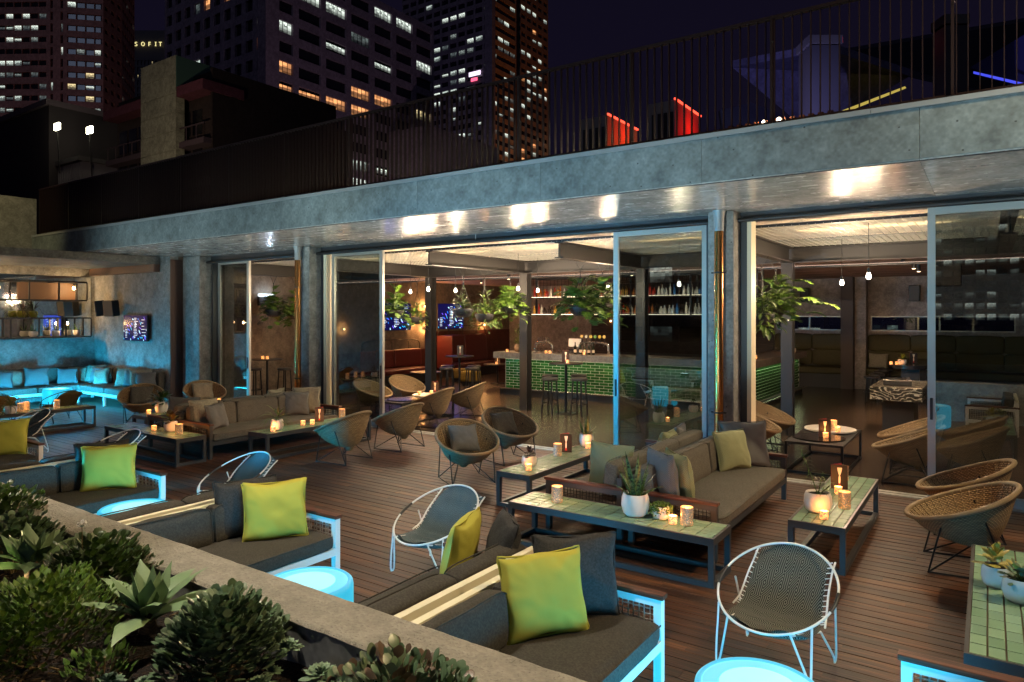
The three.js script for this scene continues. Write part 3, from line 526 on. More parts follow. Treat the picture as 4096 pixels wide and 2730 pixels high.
{ // island bar
  const t = thing('bar_counter', 'bar counter faced with glossy green bricks under a concrete top', 'bar', [0, 0, 0]);
  mesh('counter_top', [rbox(7.02, .17, .9, .008, -7.71, 1.085, -15.8), rbox(.9, .17, 4.4, .008, -4.65, 1.085, -18.452)], M.counter, t);
  mesh('bar_carcass', [bb(-10.95, -4.37, 0, 1, -16.1, -15.566), bb(-4.9, -4.366, 0, 1, -20.5, -16.1)], M.grout, t);
  mesh('kick_plate', [bb(-11.1, -4.3, 0, .18, -15.6, -15.5), bb(-4.36, -4.28, 0, .18, -20.5, -15.6)], M.black, t);
  mesh('foot_rail', [rod([-11.2, .2, -15.35], [-4.2, .2, -15.35], .02, 8), rod([-4.15, .2, -15.4], [-4.15, .2, -20.4], .02, 8), ...[-10.5, -9, -7.5, -6, -4.6].map(x => rod([x, .2, -15.35], [x, .1, -15.55], .012))], M.chrome, t);
  const g = metric(rbox(.239, .064, .03, .004)), gh = metric(rbox(.113, .064, .03, .004));
  for (let r = 0; r < 11; r++) for (let x = -10.94 + (r % 2 ? .125 : 0), first = r % 2; x < -4.45; x += .25) {
    if (first) { const h = mesh('brick', gh, M.tile[0], t); h.position.set(x - .064, .225 + r * .0715, -15.575); first = 0; }
    const o = mesh('brick', g, pick(M.tile), t); o.position.set(x + .125, .225 + r * .0715, -15.575 + rr(-.002, .002)); o.rotation.set(rr(-.02, .02), rr(-.012, .012), 0);
  }
  const sd = []; for (let r = 0; r < 11; r++) for (let z = -15.7 - (r % 2 ? .125 : 0); z > -20.4; z -= .25) sd.push(metric(rbox(.03, .064, .243, .004, -4.375, .225 + r * .0715, z, rr(-.012, .012), 0, rr(-.02, .02))));
  const so = mesh('side_bricks', mergeGeometries(sd), M.tile[0], t); so.userData.kind = 'stuff';
  mesh('light_strip', [bb(-10.9, -4.45, .992, .998, -15.46, -15.445)], glow(2.4, 2.7, 1.5), t); mesh('light_strip', [bb(-4.27, -4.255, .992, .998, -20.3, -15.6)], glow(2.4, 2.7, 1.5), t);
  const a = new THREE.RectAreaLight(0xe8ffc0, 16, 6.4, .03); a.position.set(-7.68, .985, -15.45); a.rotation.x = -PI / 2; t.add(a);
  const b = new THREE.RectAreaLight(0xe8ffc0, 16, .03, 4.6); b.position.set(-4.262, .985, -17.95); b.rotation.x = -PI / 2; t.add(b);
}
{ // hung bottle shelves over the bar
  const t = thing('bottle_rack', 'black steel bottle rack with two lit shelves hung over the bar', 'shelf', [0, 0, 0]);
  mesh('frame', [bb(-10.8, -4.4, 3.18, 3.22, -16.42, -16.38), bb(-10.8, -4.4, 3.18, 3.22, -16.9, -16.86), ...[-10.78, -9.2, -7.6, -6, -4.42].flatMap(x => [bb(x - .02, x + .02, 2.15, 3.3, -16.42, -16.38), bb(x - .02, x + .02, 2.15, 3.3, -16.9, -16.86)])], M.steel, t);
  for (const y of [2.17, 2.65]) { mesh('shelf', [bb(-10.8, -4.4, y, y + .02, -16.92, -16.43)], M.steel, t); mesh('light_strip', [bb(-10.7, -4.5, y + .021, y + .03, -16.475, -16.455)], glow(5.5, 4.2, 2.9), t);
    const l = new THREE.RectAreaLight(0xffd9b0, 9, 6.2, .03); l.position.set(-7.6, y + .04, -16.5); l.rotation.x = PI / 2; t.add(l); }
  const g = []; for (let x = -10.7; x < -4.45; x += .115) g.push(rod([x, 2.6, -16.4], [x, 3.3, -16.4], .006, 5)); mesh('cage_rods', g, M.steel, t);
  const prof = [[[.001, 0], [.038, 0], [.038, .17], [.014, .22], [.013, .28], [.001, .285]], [[.001, 0], [.045, 0], [.045, .15], [.02, .19], [.016, .24], [.001, .245]], [[.001, 0], [.034, 0], [.036, .2], [.013, .25], [.013, .31], [.001, .315]], [[.001, 0], [.055, 0], [.06, .1], [.03, .17], [.015, .21], [.001, .215]]].map(p => metric(lathe(p, 10)));
  const cols = [['amber', [.32, .1, .015]], ['red', [.3, .025, .015]], ['clear', [.5, .52, .5]], ['dark', [.03, .02, .015]], ['white', [.7, .66, .58]], ['blue', [.04, .16, .4]], ['golden', [.45, .26, .05]]].map(([n, c]) => [n, S(c, .12)]);
  for (const [y, row] of [[2.19, 'lower'], [2.67, 'upper']]) for (let x = -10.68, k = 0; x < -4.55; x += rr(.095, .125), k++) { const right = x > -7, [n, m] = right ? cols[[2, 2, 5, 3, 4, 2][k % 6]] : cols[[0, 1, 6, 0, 4, 1, 3][Math.floor(rnd() * 7)]]; const o = mesh('bottle', pick(prof), m); o.position.set(x, y + .001, -16.62 + rr(-.05, .03));
    tag(o, `${n} spirit bottle standing on the ${row} lit bar shelf`, 'bottle', `${n} bottles on the ${row} bar shelf`); }
}
// beer taps
function taps(label, x0, x1, z, n, badge) {
  const t = thing('beer_font', label, 'beer tap', [0, 1.17, z]); const w = x1 - x0;
  mesh('chrome_arch', tube([[x0, 0, 0], [x0, .12, 0], [x0 + .03, .24, 0], [x0 + .12, .28, 0], [x1 - .12, .28, 0], [x1 - .03, .24, 0], [x1, .12, 0], [x1, 0, 0]], .035, 60, 12), M.chrome, t);
  for (let k = 0; k < n; k++) { const x = x0 + .1 + (w - .2) * k / (n - 1); const h = mesh('tap_handle', [rod([x, .3, .02], [x, .42, .04], .014, 8), rod([x, .24, .03], [x, .2, .1], .012, 6)], badge ? M.black : M.chrome, t);
    if (badge) mesh('badge', T(cyl(.042, .042, .012, 0, 0, 0, 18), x, .45, .05, PI / 2), S([[.7, .55, .2], [.75, .72, .6], [.6, .5, .1], [.15, .4, .1], [.7, .5, .05], [.6, .42, .1]][k], .4), h); }
}
taps('six chrome beer taps on an arch at the left of the bar', -10.15, -9.62, -15.85, 6, false);
taps('beer font with round coloured badges behind the wine bottles', -8.85, -8.0, -15.95, 6, true);
{ const g = metric(lathe([[.001, 0], [.038, 0], [.038, .18], [.014, .24], [.014, .31], [.001, .312]], 14)), lb = metric(cyl(.0385, .0385, .075, 0, .085, 0, 14, true)); const gl = S([.015, .02, .012], .12), lm = S([.6, .56, .46], .7);
  [-8.78, -8.62, -8.5, -8.38, -8.26].forEach((x, i) => { const t = thing('wine_bottle', ['leftmost dark wine bottle on the bar beneath the tap badges', 'second dark wine bottle from the left on the bar', 'middle one of five dark wine bottles on the bar', 'second dark wine bottle from the right on the bar', 'rightmost dark wine bottle on the bar beside the chrome arch'][i], 'bottle', [x, 1.171, -15.6]); mesh('glass_body', g, gl, t); mesh('paper_label', lb, lm, t); }); }
{ const g = metric(lathe([[.001, 0], [.03, .002], [.034, .11], [.036, .13], [.033, .13], [.03, .01]], 10)); let k = 0; for (const [x0, n] of [[-10.05, 8], [-9.35, 9]]) for (let i = 0; i < n; i++) { const o = mesh('drinking_glass', g, M.glassClear); o.position.set(x0 + i * .075, 1.171, -15.72 + (i % 2) * .08); tag(o, x0 < -10 ? 'clear drinking glass lined up under the left beer taps' : 'clear drinking glass lined up in the middle of the bar', 'glass', x0 < -10 ? 'glasses under the left taps' : 'glasses in the middle of the bar'); } }
{ const t = thing('till', 'white point-of-sale till standing behind the bar taps', 'till', [-9.1, 1.171, -16.15], .3); mesh('body', [rbox(.3, .1, .25, .02, 0, .05, 0)], M.black, t); mesh('monitor', [rbox(.34, .22, .03, .01, 0, .27, 0, -.25)], M.white, t); mesh('stem', [rod([0, .08, 0], [0, .22, -.03], .02)], M.black, t); }
// seating round high tables
const st = placed(stool('bar_stool', '', .82));
pedestal('high_table', 'black round high table in front of the green brick bar', [-7.72, 0, -13.3], 1.12, .38);
st('black bar stool nearest the dark steel column at the bar table', [-8.22, 0, -13.45]); st('front left bar stool at the black table by the green bar', [-7.86, 0, -12.85]); st('bar stool behind the black table by the green bar', [-7.7, 0, -13.85]); st('front right bar stool at the black table by the green bar', [-7.3, 0, -13.15]);
pedestal('high_table', 'black round high table in front of the red booths', [-11.55, 0, -14.3], 1.1, .38);
st('back left padded stool at the high table by the booths', [-12.05, 0, -14.4]); st('front left padded stool at the high table by the booths', [-11.6, 0, -13.82]); st('back right padded stool at the high table by the booths', [-11.45, 0, -14.8]); st('front right padded stool at the high table by the booths', [-11.05, 0, -14.2]);
pedestal('high_table', 'black round high table in the dark bay at the far left', [-15.05, 0, -10.9], 1.07, .38);
st('left stool at the high table in the far left bay', [-15.5, 0, -10.85]); st('right stool at the high table in the far left bay', [-14.95, 0, -11.35]);
st('black bar stool pulled up to the right corner of the bar', [-4.55, 0, -15.0]);
// booths
function booth(label, z0, z1, h) {
  const t = thing('booth', label, 'booth', [-15.95, 0, (z0 + z1) / 2]), L = z1 - z0;
  mesh('base', [bb(.05, .7, 0, .3, -L / 2, L / 2)], M.black, t); const sc = mesh('seat_cushion', metric(cushionGeo(.72, .16, L)), M.leather, t); sc.position.set(.4, .38, 0);
  const n = 2, bg = metric(cushionGeo(.16, h - .5, L / n - .01)); for (let k = 0; k < n; k++) { const c = mesh('back_cushion', bg, M.leather, t); c.position.set(.12, .5 + (h - .5) / 2, -L / 2 + (k + .5) * L / n); c.rotation.z = .08; }
  mesh('rail', [tube([[.06, .4, L / 2], [.06, h + .2, L / 2], [.06, h + .26, L / 2 - .06], [.06, h + .26, -L / 2 + .06], [.06, h + .2, -L / 2], [.06, .4, -L / 2]], .014, 80, 8), ...[-.3, 0, .3].map(f => rod([.06, h - .05, L * f], [.06, h + .26, L * f], .008))], M.steel, t);
  mesh('side_wing', [rbox(.7, h - .3, .06, .02, .38, (h + .1) / 2 + .1, L / 2 + .03)], M.leather, t);
}
booth('red leather booth with black rail left of the steel column', -17.5, -14.9, 1.05); booth('tall red leather booth with black rail beside the bar', -21.2, -18.5, 1.45);
for (const [p, l] of [[[-14.2, 0, -17.7], 'mustard ottoman under the high table by the booths'], [[-13.3, 0, -17.0], 'mustard ottoman nearer the bar by the booths']]) { const t = thing('ottoman', l, 'ottoman', p); mesh('seat', metric(cushionGeo(.5, .3, .5)), S([.4, .27, .04], .8, { map: tWeave }), t).position.y = .27; mesh('base', [bb(-.2, .2, 0, .12, -.2, .2)], M.black, t); }
{ const t = thing('ottoman', 'pale ottoman under the left booth table', 'ottoman', [-12.6, 0, -13.4]); mesh('seat', metric(cushionGeo(.6, .25, .5)), M.sand, t).position.y = .3; mesh('base', [bb(-.22, .22, 0, .17, -.2, .2)], M.black, t); }
pedestal('booth_table', 'low dark table at the tall red booth', [-12.9, 0, -17.9], .62, .45); pedestal('booth_table', 'low dark table at the left red booth', [-12.9, 0, -14.5], .6, .45);
// low tables with round trays
function trayTable(label, [x, y, z], w = .72, L = 1.6) {
  const t = thing('low_table', label, 'table', [x, y, z]), b = .03, h = .43, g = [];
  for (const sx of [-1, 1]) { for (const sz of [-1, 1]) mesh('leg', [bb(sx * w / 2 - b / 2, sx * w / 2 + b / 2, b, h - .03, sz * L / 2 - b / 2, sz * L / 2 + b / 2)], M.blackRod, t); g.push(bb(sx * w / 2 - b / 2, sx * w / 2 + b / 2, .001, b, -L / 2 - b / 2, L / 2 + b / 2)); }
  for (const sz of [-1, 1]) g.push(bb(-w / 2 + b / 2, w / 2 - b / 2, .002, b - .001, sz * L / 2 - b / 2, sz * L / 2 + b / 2));
  mesh('floor_frame', g, M.blackRod, t); mesh('table_top', [bb(-w / 2 - b / 2, w / 2 + b / 2, h - .03, h, -L / 2 - b / 2, L / 2 + b / 2)], M.steel, t);
  mesh('marble_tray', cyl(.36, .36, .02, 0, h + .031, -.42, 44), M.marbleTop, t); mesh('black_tray', cyl(.35, .35, .02, -.02, h + .011, .34, 44), S([.02, .018, .017], .12), t);
}
trayTable('low black table with white and black round trays right of the copper pipe', [-1.98, 0, -10.95]); trayTable('low black table with round trays among the rattan chairs by the dark door', [-9.95, 0, -10.85]);
// DJ plinth and turntable
{ const t = thing('marble_plinth', 'dark veined marble plinth table inside the right opening', 'table', [-1.36, 0, -14.8]); mesh('slab', [rbox(.82, .24, 1.7, .006, 0, .78, 0)], M.marble, t); mesh('pedestal', [bb(-.25, .25, 0, .66, -.5, .5)], M.black, t);
  const d = thing('turntable', 'silver turntable on the dark marble plinth', 'turntable', [-1.38, .902, -14.45], .1); mesh('chassis', [rbox(.46, .09, .36, .01, 0, .05, 0)], M.black, d); mesh('top_plate', [rbox(.44, .012, .34, .004, 0, .1, 0)], M.chrome, d); mesh('platter', cyl(.15, .15, .02, -.04, .117, 0, 30), M.black, d); mesh('tone_arm', [rod([.17, .14, -.12], [.12, .13, .1], .006), cyl(.03, .03, .04, .17, .125, -.12, 12)], M.chrome, d); for (let k = 0; k < 5; k++) mesh('knob', cyl(.012, .014, .03, .19, .12, .02 + k * .028, 8), M.chrome, d); }
{ const t = thing('communal_table', 'long dark communal table with rounded end beyond the marble plinth', 'table', [-1.63, 0, -21]); mesh('table_top', [bb(-.39, .39, .86, .95, -1.6, 1.3), T(new THREE.CylinderGeometry(.39, .39, .09, 24, 1, false, -PI / 2, PI), 0, .905, 1.3)], S([.03, .03, .035], .25), t); for (const z of [-1.3, .9]) mesh('leg', [bb(-.2, .2, 0, .86, z - .05, z + .05)], M.black, t);
  const s2 = placed(stool('low_stool', '', .66)); s2('nearest round stool along the dark communal table', [-2.4, 0, -19.3]); s2('second round stool along the dark communal table', [-2.4, 0, -20.2]); s2('third round stool along the dark communal table', [-2.4, 0, -21.1]); s2('farthest round stool along the dark communal table', [-2.4, 0, -22]); }
// banquette under strip windows
{ const t = thing('banquette', 'olive buttoned banquette along the rear wall under strip windows', 'bench', [0, 0, -23]); for (const [a, b] of [[-5.6, -3.35], [-2.95, 1.6]]) { mesh('seat', metric(rbox(b - a, .2, .6, .04, (a + b) / 2, .52, .32)), M.bench, t); mesh('base', [bb(a, b, 0, .42, .05, .5)], M.black, t); for (let x = a; x < b - .3; x += 1.1) { const w = Math.min(1.1, b - x) - .01; mesh('back_panel', metric(cushionGeo(w, .46, .14)), M.bench, t).position.set(x + w / 2, .88, .09); mesh('back_panel', metric(cushionGeo(w, .46, .14)), M.bench, t).position.set(x + w / 2, 1.36, .09); } } }
struct('rear_pier', [bb(-3.6, -3.27, 0, 3.3, -22.98, -22.3)], S([.07, .055, .05], .7)); struct('rear_pier', [bb(-3.26, -2.96, 0, 3.3, -22.98, -22.55)], M.wallIn);
for (const [a, b, l] of [[-5.6, -3.62, 'strip window left of the rear pier above the banquette'], [-2.9, .6, 'strip window right of the rear pier above the banquette']]) { const t = thing('strip_window', l, 'window', [0, 0, -23.1]); mesh('frame', [bb(a, b, 1.7, 1.735, -.03, .06), bb(a, b, 2.115, 2.15, -.03, .06), bb(a, a + .03, 1.735, 2.115, -.03, .06), bb(b - .03, b, 1.735, 2.115, -.03, .06), bb((a + b) / 2 - .02, (a + b) / 2 + .02, 1.735, 2.115, -.03, .05)], M.alu, t); mesh('glass_pane', [bb(a + .03, b - .03, 1.735, 2.115, 0, .006)], M.glass, t); }
for (const [x, l] of [[-4.7, 'black wall speaker half hidden by the split-leaf plant'], [-1.75, 'black wall speaker above the right strip window']]) { const t = thing('wall_speaker', l, 'speaker', [x, 2.8, -22.85]); mesh('cabinet', [rbox(.28, .46, .22, .02)], M.black, t); mesh('bracket', [box(.06, .06, .1, 0, 0, -.12)], M.steel, t); }
pillow('scatter_cushion', 'pale patterned cushion on the olive banquette right of the pier', M.sand, [-2.65, .64, -22.6], 0, .25, .5, .42); pillow('scatter_cushion', 'grey cushion on the olive banquette seen behind the bar corner', M.slate, [-5.1, .64, -22.6], .2, .25, .5, .42);
// track spots and ceiling speaker
for (const [x, z, l] of [[-1.28, -14.35, 'nearest black cylinder downlight on the lower ceiling'], [-1.27, -16.4, 'middle black cylinder downlight on the lower ceiling'], [-1.27, -17.6, 'farthest black cylinder downlight on the lower ceiling'], [-12.5, -16.5, 'black cylinder downlight above the left booth'], [-10.6, -15.2, 'black cylinder downlight above the bar end'], [-7.1, -15.4, 'black cylinder downlight above the wine bottles']]) {
  const t = thing('cylinder_downlight', l, 'light fitting', [x, 3.3, z]); mesh('housing', cyl(.04, .04, .16, 0, -.08, 0, 14), M.black, t); mesh('light_lens', cyl(.03, .03, .004, 0, -.163, 0, 14), glow(14, 10, 6), t);
  const s = new THREE.SpotLight(0xffcf9a, 22, 0, .7, .6); s.position.set(0, -.17, 0); s.target.position.set(.1, -3, 0); s.castShadow = true; t.add(s, s.target); }
{ const t = thing('ceiling_speaker', 'dark boxed speaker hanging under the lower ceiling at right', 'speaker', [-.7, 3.02, -16.6]); mesh('cabinet', [rbox(.5, .5, .5, .02)], S([.05, .035, .03], .6), t); mesh('hanger', [rod([0, .25, 0], [0, .29, 0], .03)], M.black, t); }
// wall sconces
function sconce(label, p, ry, power = 3) { const t = thing('wall_sconce', label, 'wall lamp', p, ry); mesh('back_plate', T(cyl(.07, .07, .015, 0, 0, 0, 20), 0, 0, .008, PI / 2), M.steel, t); mesh('lamp_arm', rod([0, 0, .01], [0, 0, .07], .012, 8), M.steel, t); mesh('bulb_lamp', ball(.03, 0, 0, .1, 10), glow(12, 7, 3), t); const l = new THREE.PointLight(0xffb066, power); l.position.set(0, 0, .1); l.castShadow = true; t.add(l); }
sconce('round wall sconce glowing above its neighbour beside the left steel column', [-16, 2.47, -17.8], PI / 2); sconce('round wall sconce glowing below its neighbour beside the left steel column', [-16, 1.72, -17.85], PI / 2); sconce('round wall sconce glowing under the small hanging bowl', [-16, 1.96, -17.2], PI / 2); sconce('round wall sconce glowing over the red dado near the bar', [-16, 1.8, -21.2], PI / 2, 1.5); sconce('round wall sconce on the rear wall behind the till', [-11.4, 1.95, -23], 0, 1.2); sconce('round wall sconce seen through the dark glass door', [-16, 1.75, -14.2], PI / 2, 1.2);
{ const t = thing('emergency_light', 'white bar light fitting on the wall of the far left bay', 'light fitting', [-15.97, 2.65, -11.5], PI / 2); mesh('housing', [rbox(.5, .24, .08, .02, 0, -.1, .04)], M.black, t); mesh('light_tube', [rbox(.5, .06, .06, .02, 0, .06, .06)], glow(3, 3.6, 4.2), t); const l = new THREE.PointLight(0xcfe6ff, .5); l.position.set(0, .1, .2); t.add(l); }
// pendants in front of the bar
[[-10.8, 2.7, -11.6, 'leftmost bare pendant bulb above the hanging baskets'], [-9.35, 2.7, -10.57, 'bare pendant bulb in front of the left steel column'], [-9.4, 2.7, -11.5, 'bare pendant bulb between the left steel column and the dark bowls'], [-7.7, 2.7, -11.38, 'bare pendant bulb beside the middle steel column'], [-7.95, 2.7, -12.5, 'bare pendant bulb in front of the bottle shelves'], [-6.03, 2.7, -12, 'bare pendant bulb behind the largest hanging fern'], [-1.95, 2.7, -12.2, 'lower of the two pendant bulbs in the right opening'], [-1.32, 2.7, -10.3, 'higher of the two pendant bulbs in the right opening'], [-4.3, 2.7, -11.2, 'pendant bulb seen through the cyan glass door'], [1.3, 2.7, -11.2, 'pendant bulb beyond the right edge door']].forEach(([x, y, z, l]) => bulbLamp(l, [x, y, z], 11, .72, M.bulb, 0xffdcb4));
// ================================================================ TERRACE FURNITURE
{ // white-framed sofas in back-to-back pairs against the planter wall
  const src = sofa('white_sofa', '', 1.56, M.white, M.grey, { rail: M.cream, backs: 2, backH: .29 }); const sp = placed(src);
  sp('white framed sofa with grey seat nearest the camera, lime and charcoal cushions on it', [-2.4, 0, -3.15], 0, 'white sofas along the planter wall');
  sp('white framed sofa backing onto the nearest one, facing the middle glowing drum', [-2.47, 0, -3.15], PI, 'white sofas along the planter wall');
  sp('white framed sofa with a lime cushion beside the middle glowing drum', [-5.25, 0, -3.15], 0, 'white sofas along the planter wall');
  sp('white framed sofa backing onto the second lime cushion sofa', [-5.32, 0, -3.15], PI, 'white sofas along the planter wall');
  sp('white framed sofa with a lime cushion beside the third glowing drum', [-7.95, 0, -3.15], 0, 'white sofas along the planter wall');
  sp('white framed sofa backing onto the third lime cushion sofa', [-8.02, 0, -3.15], PI, 'white sofas along the planter wall');
  sp('white framed sofa with two lime cushions at the left edge of the photo', [-10.9, 0, -3.15], 0, 'white sofas along the planter wall');
  sp('white framed sofa cut by the bottom right corner, wire arm and timber cap showing', [.445, 0, -3.15], PI, 'white sofas along the planter wall');
}
const y0 = .39;
pillow('scatter_cushion', 'large lime cushion on the nearest grey sofa', M.lime, [-2.03, y0, -3.3], 1.0, .28, .52, .46);
pillow('scatter_cushion', 'charcoal cushion behind the nearest lime cushion', M.charcoal, [-2.02, y0, -3.62], .75, .22, .52, .48);
pillow('scatter_cushion', 'lime cushion seen edge on, lit green on one side by the drum', M.lime, [-3.0, y0 + .01, -3.66], -1.25, .22, .48, .44);
pillow('scatter_cushion', 'dark cushion tucked behind the green lit lime cushion', M.charcoal, [-2.78, y0 + .01, -3.8], -.75, .3, .46, .44);
pillow('scatter_cushion', 'lime cushion on the sofa by the middle drum', M.lime, [-4.72, y0, -3.5], 1.05, .25, .5, .46);
pillow('scatter_cushion', 'charcoal cushion left of the lime one by the middle drum', M.charcoal, [-4.98, y0, -3.42], 1.2, .2, .5, .46);
pillow('scatter_cushion', 'lime cushion on the sofa by the third drum', M.lime, [-7.46, y0, -3.5], 1.05, .25, .5, .46);
pillow('scatter_cushion', 'dark cushion half hidden behind the lime one by the third drum', M.charcoal, [-7.7, y0, -3.55], 1.2, .2, .5, .46);
pillow('scatter_cushion', 'lime cushion on the leftmost white sofa', M.lime, [-10.4, y0, -3.6], 1.0, .25, .5, .46);
pillow('scatter_cushion', 'second lime cushion cut by the left photo edge', M.lime, [-10.52, y0, -3.3], 1.2, .25, .5, .46);
{ // dark back-to-back daybeds
  const src = sofa('dark_sofa', '', 2.58, M.darkFrame, M.grey2, { wire: M.blackRod, depth: .85, backs: 3 }); const sp = placed(src);
  sp('dark framed sofa in the centre facing right, pale sage cushion on it', [-2.83, 0, -7.34], 0, 'dark sofas in mid terrace'); sp('dark framed sofa in the centre facing left toward the door', [-2.9, 0, -7.34], PI, 'dark sofas in mid terrace');
  sp('dark framed sofa at left facing right behind the long candle table', [-10.55, 0, -7.3], 0, 'dark sofas in mid terrace'); sp('dark framed sofa at left facing the rattan chairs by the lounge', [-10.62, 0, -7.3], PI, 'dark sofas in mid terrace');
}
pillow('scatter_cushion', 'pale sage cushion on the far end of the central sofa', M.sage, [-2.42, y0, -8.1], 1.1, .28, .5, .46);
pillow('scatter_cushion', 'large slate cushion behind the sage one on the central sofa', M.slate, [-2.38, y0, -8.36], .6, .3, .58, .54);
pillow('scatter_cushion', 'slate patterned cushion at the near arm of the central sofa', M.slate, [-2.56, y0, -6.32], 2.45, .12, .5, .5);
pillow('scatter_cushion', 'sage cushion behind the slate one at the near arm of the central sofa', M.sage, [-2.44, y0, -6.46], 2.35, .15, .5, .48);
pillow('scatter_cushion', 'sage cushion seen from behind on the left facing central sofa', M.sage, [-3.25, y0, -6.5], -.1, .12, .52, .46);
pillow('scatter_cushion', 'sage cushion at the far end of the left facing central sofa', M.sage, [-3.3, y0, -8.0], -1.6, .3, .46, .42);
pillow('scatter_cushion', 'slate checked cushion at the far end of the left facing central sofa', M.slate, [-3.3, y0, -8.3], -1.4, .3, .46, .44);
pillow('scatter_cushion', 'sand cushion on the near end of the left dark sofa', M.sand, [-10.3, y0, -6.35], 1.6, .3, .5, .46);
pillow('scatter_cushion', 'slate cushion leaning at the near arm of the left dark sofa', M.slate, [-10.05, y0, -6.4], 1.9, .3, .42, .4);
pillow('scatter_cushion', 'cream cushion on the far end of the left dark sofa', M.sand, [-10.3, y0, -8.3], .9, .25, .5, .48);
pillow('scatter_cushion', 'slate checked cushion before the cream one on the left dark sofa', M.slate, [-10.2, y0, -8.0], 1.0, .25, .44, .42);
pillow('scatter_cushion', 'houndstooth cushion by the glowing planter pot', M.slate, [-11.15, y0, -6.4], .4, .2, .6, .42);
pillow('scatter_cushion', 'pale cushion behind the back of the left dark sofa', M.sand, [-11.2, y0, -8.2], -1.3, .3, .46, .42);
{ // hoop chairs
  const w = placed(hoopChair('hoop_chair', '', M.white, M.diamond));
  w('white hoop chair with black and sand diamond print pad in the foreground', [-1.1, 0, -4.52], -.1, 'white hoop chairs');
  const src2 = hoopChair('hoop_chair', '', M.white, M.pad), w2 = placed(src2);
  w2('white hoop chair beside the middle glowing drum', [-3.9, 0, -4.5], -.02, 'white hoop chairs'); w2('white hoop chair between the second and third lime cushions', [-6.68, 0, -4.42], .0, 'white hoop chairs'); w2('white hoop chair left of the left tile table', [-9.4, 0, -4.4], .0, 'white hoop chairs'); w2('white hoop chair cut by the left photo edge', [-12.6, 0, -4.6], .1, 'white hoop chairs');
  const k = placed(hoopChair('hoop_chair', '', M.blackRod, M.olive, false));
  k('black hoop chair with olive pad before the cyan lit bench', [-15.65, 0, -6.42], -PI / 2 + .1, 'black hoop chairs'); k('black hoop chair with olive pad at the left photo edge', [-15.75, 0, -5.35], -PI / 2 - .1, 'black hoop chairs');
}
{ // rattan tub chairs
  const r = placed(tubChair('rattan_chair', '')), R = PI / 2;
  r('rattan tub chair with a grey cushion left of the dark succulent pot', [-5.7, 0, -7.2], R - .55, 'rattan tub chairs'); r('rattan tub chair with a grey cushion nearest the threshold', [-5.95, 0, -8.55], R - .35, 'rattan tub chairs');
  r('rattan tub chair seen from behind at the candle table, nearer one', [-8.0, 0, -7.15], -R + .1, 'rattan tub chairs'); r('rattan tub chair seen from behind beside the dark door', [-8.0, 0, -8.33], -R + .05, 'rattan tub chairs');
  r('rattan tub chair just inside the opening by the white tray', [-9.05, 0, -10.4], -R + .15, 'rattan tub chairs'); r('rattan tub chair inside the opening, right of its twin', [-9.15, 0, -11.6], -R + .3, 'rattan tub chairs');
  r('brightly lit rattan tub chair behind the dark door edge', [-11.2, 0, -11.9], R - .2, 'rattan tub chairs'); r('rattan tub chair seen through the dark glass door', [-11.15, 0, -10.75], R + .1, 'rattan tub chairs');
  r('lit rattan tub chair inside by the right steel column, farther one', [-3.05, 0, -11.9], R - .1, 'rattan tub chairs'); r('lit rattan tub chair beside the copper pipe, nearer one', [-3.05, 0, -10.95], R + .05, 'rattan tub chairs');
  r('rattan tub chair inside left of the right edge door, farther one', [-.9, 0, -11.5], -R + .1, 'rattan tub chairs'); r('rattan tub chair inside left of the right edge door, nearer one', [-.85, 0, -10.5], -R - .05, 'rattan tub chairs');
  r('rattan tub chair on the right deck nearest the camera', [-.17, 0, -7.18], -R + .12, 'rattan tub chairs'); r('rattan tub chair on the right deck by the glass door', [-.17, 0, -8.36], -R + .05, 'rattan tub chairs');
  r('rattan tub chair at left with a grey cushion near the lounge', [-14.1, 0, -7.25], R - .55, 'rattan tub chairs'); r('rattan tub chair at left with a pale cushion against the column', [-13.75, 0, -8.4], R - .3, 'rattan tub chairs');
}
pillow('scatter_cushion', 'grey checked cushion in the rattan chair left of the succulent', M.slate, [-5.72, .37, -7.22], R0(1.0), .5, .4, .38); pillow('scatter_cushion', 'grey cushion in the rattan chair nearest the threshold', M.grey2, [-5.98, .37, -8.55], R0(1.2), .5, .4, .38);
pillow('scatter_cushion', 'dark grey cushion in the left rattan chair near the lounge', M.grey2, [-14.12, .37, -7.25], R0(1.0), .5, .42, .4); pillow('scatter_cushion', 'pale cushion in the left rattan chair against the column', M.sand, [-13.78, .37, -8.4], R0(1.2), .5, .42, .4);
function R0(a) { return a; }
{ // tiled tables
  const W = .46, Ln = 2.12;
  const a = tileTable('tile_table', 'long green tile table in the centre with the snake plant on it', W, 2.0); a.position.set(-2.81, 0, -5.69); a.rotation.y = PI / 2;
  const b = placed(tileTable('tile_table', '', W, Ln));
  b('green tile table left of the central sofas with dark succulent and candles', [-4.43, 0, -7.5], 0, 'green tile tables'); b('green tile table at right between sofa and rattan chairs', [-1.22, 0, -7.42], 0, 'green tile tables'); b('green tile table at the right photo edge with two blue pots', [.12, 0, -5.45], 0, 'green tile tables');
  b('tile table at left with three candles before the left dark sofa', [-9.13, 0, -7.5], 0, 'green tile tables'); b('tile table at left with a yellow leaved plant in a white pot', [-10.67, 0, -5.67], PI / 2, 'green tile tables'); b('tile table in front of the black hoop chairs', [-14.72, 0, -5.5], 0, 'green tile tables'); b('tile table with a glowing pot by the left rattan chairs', [-12.42, 0, -7.4], 0, 'green tile tables');
}
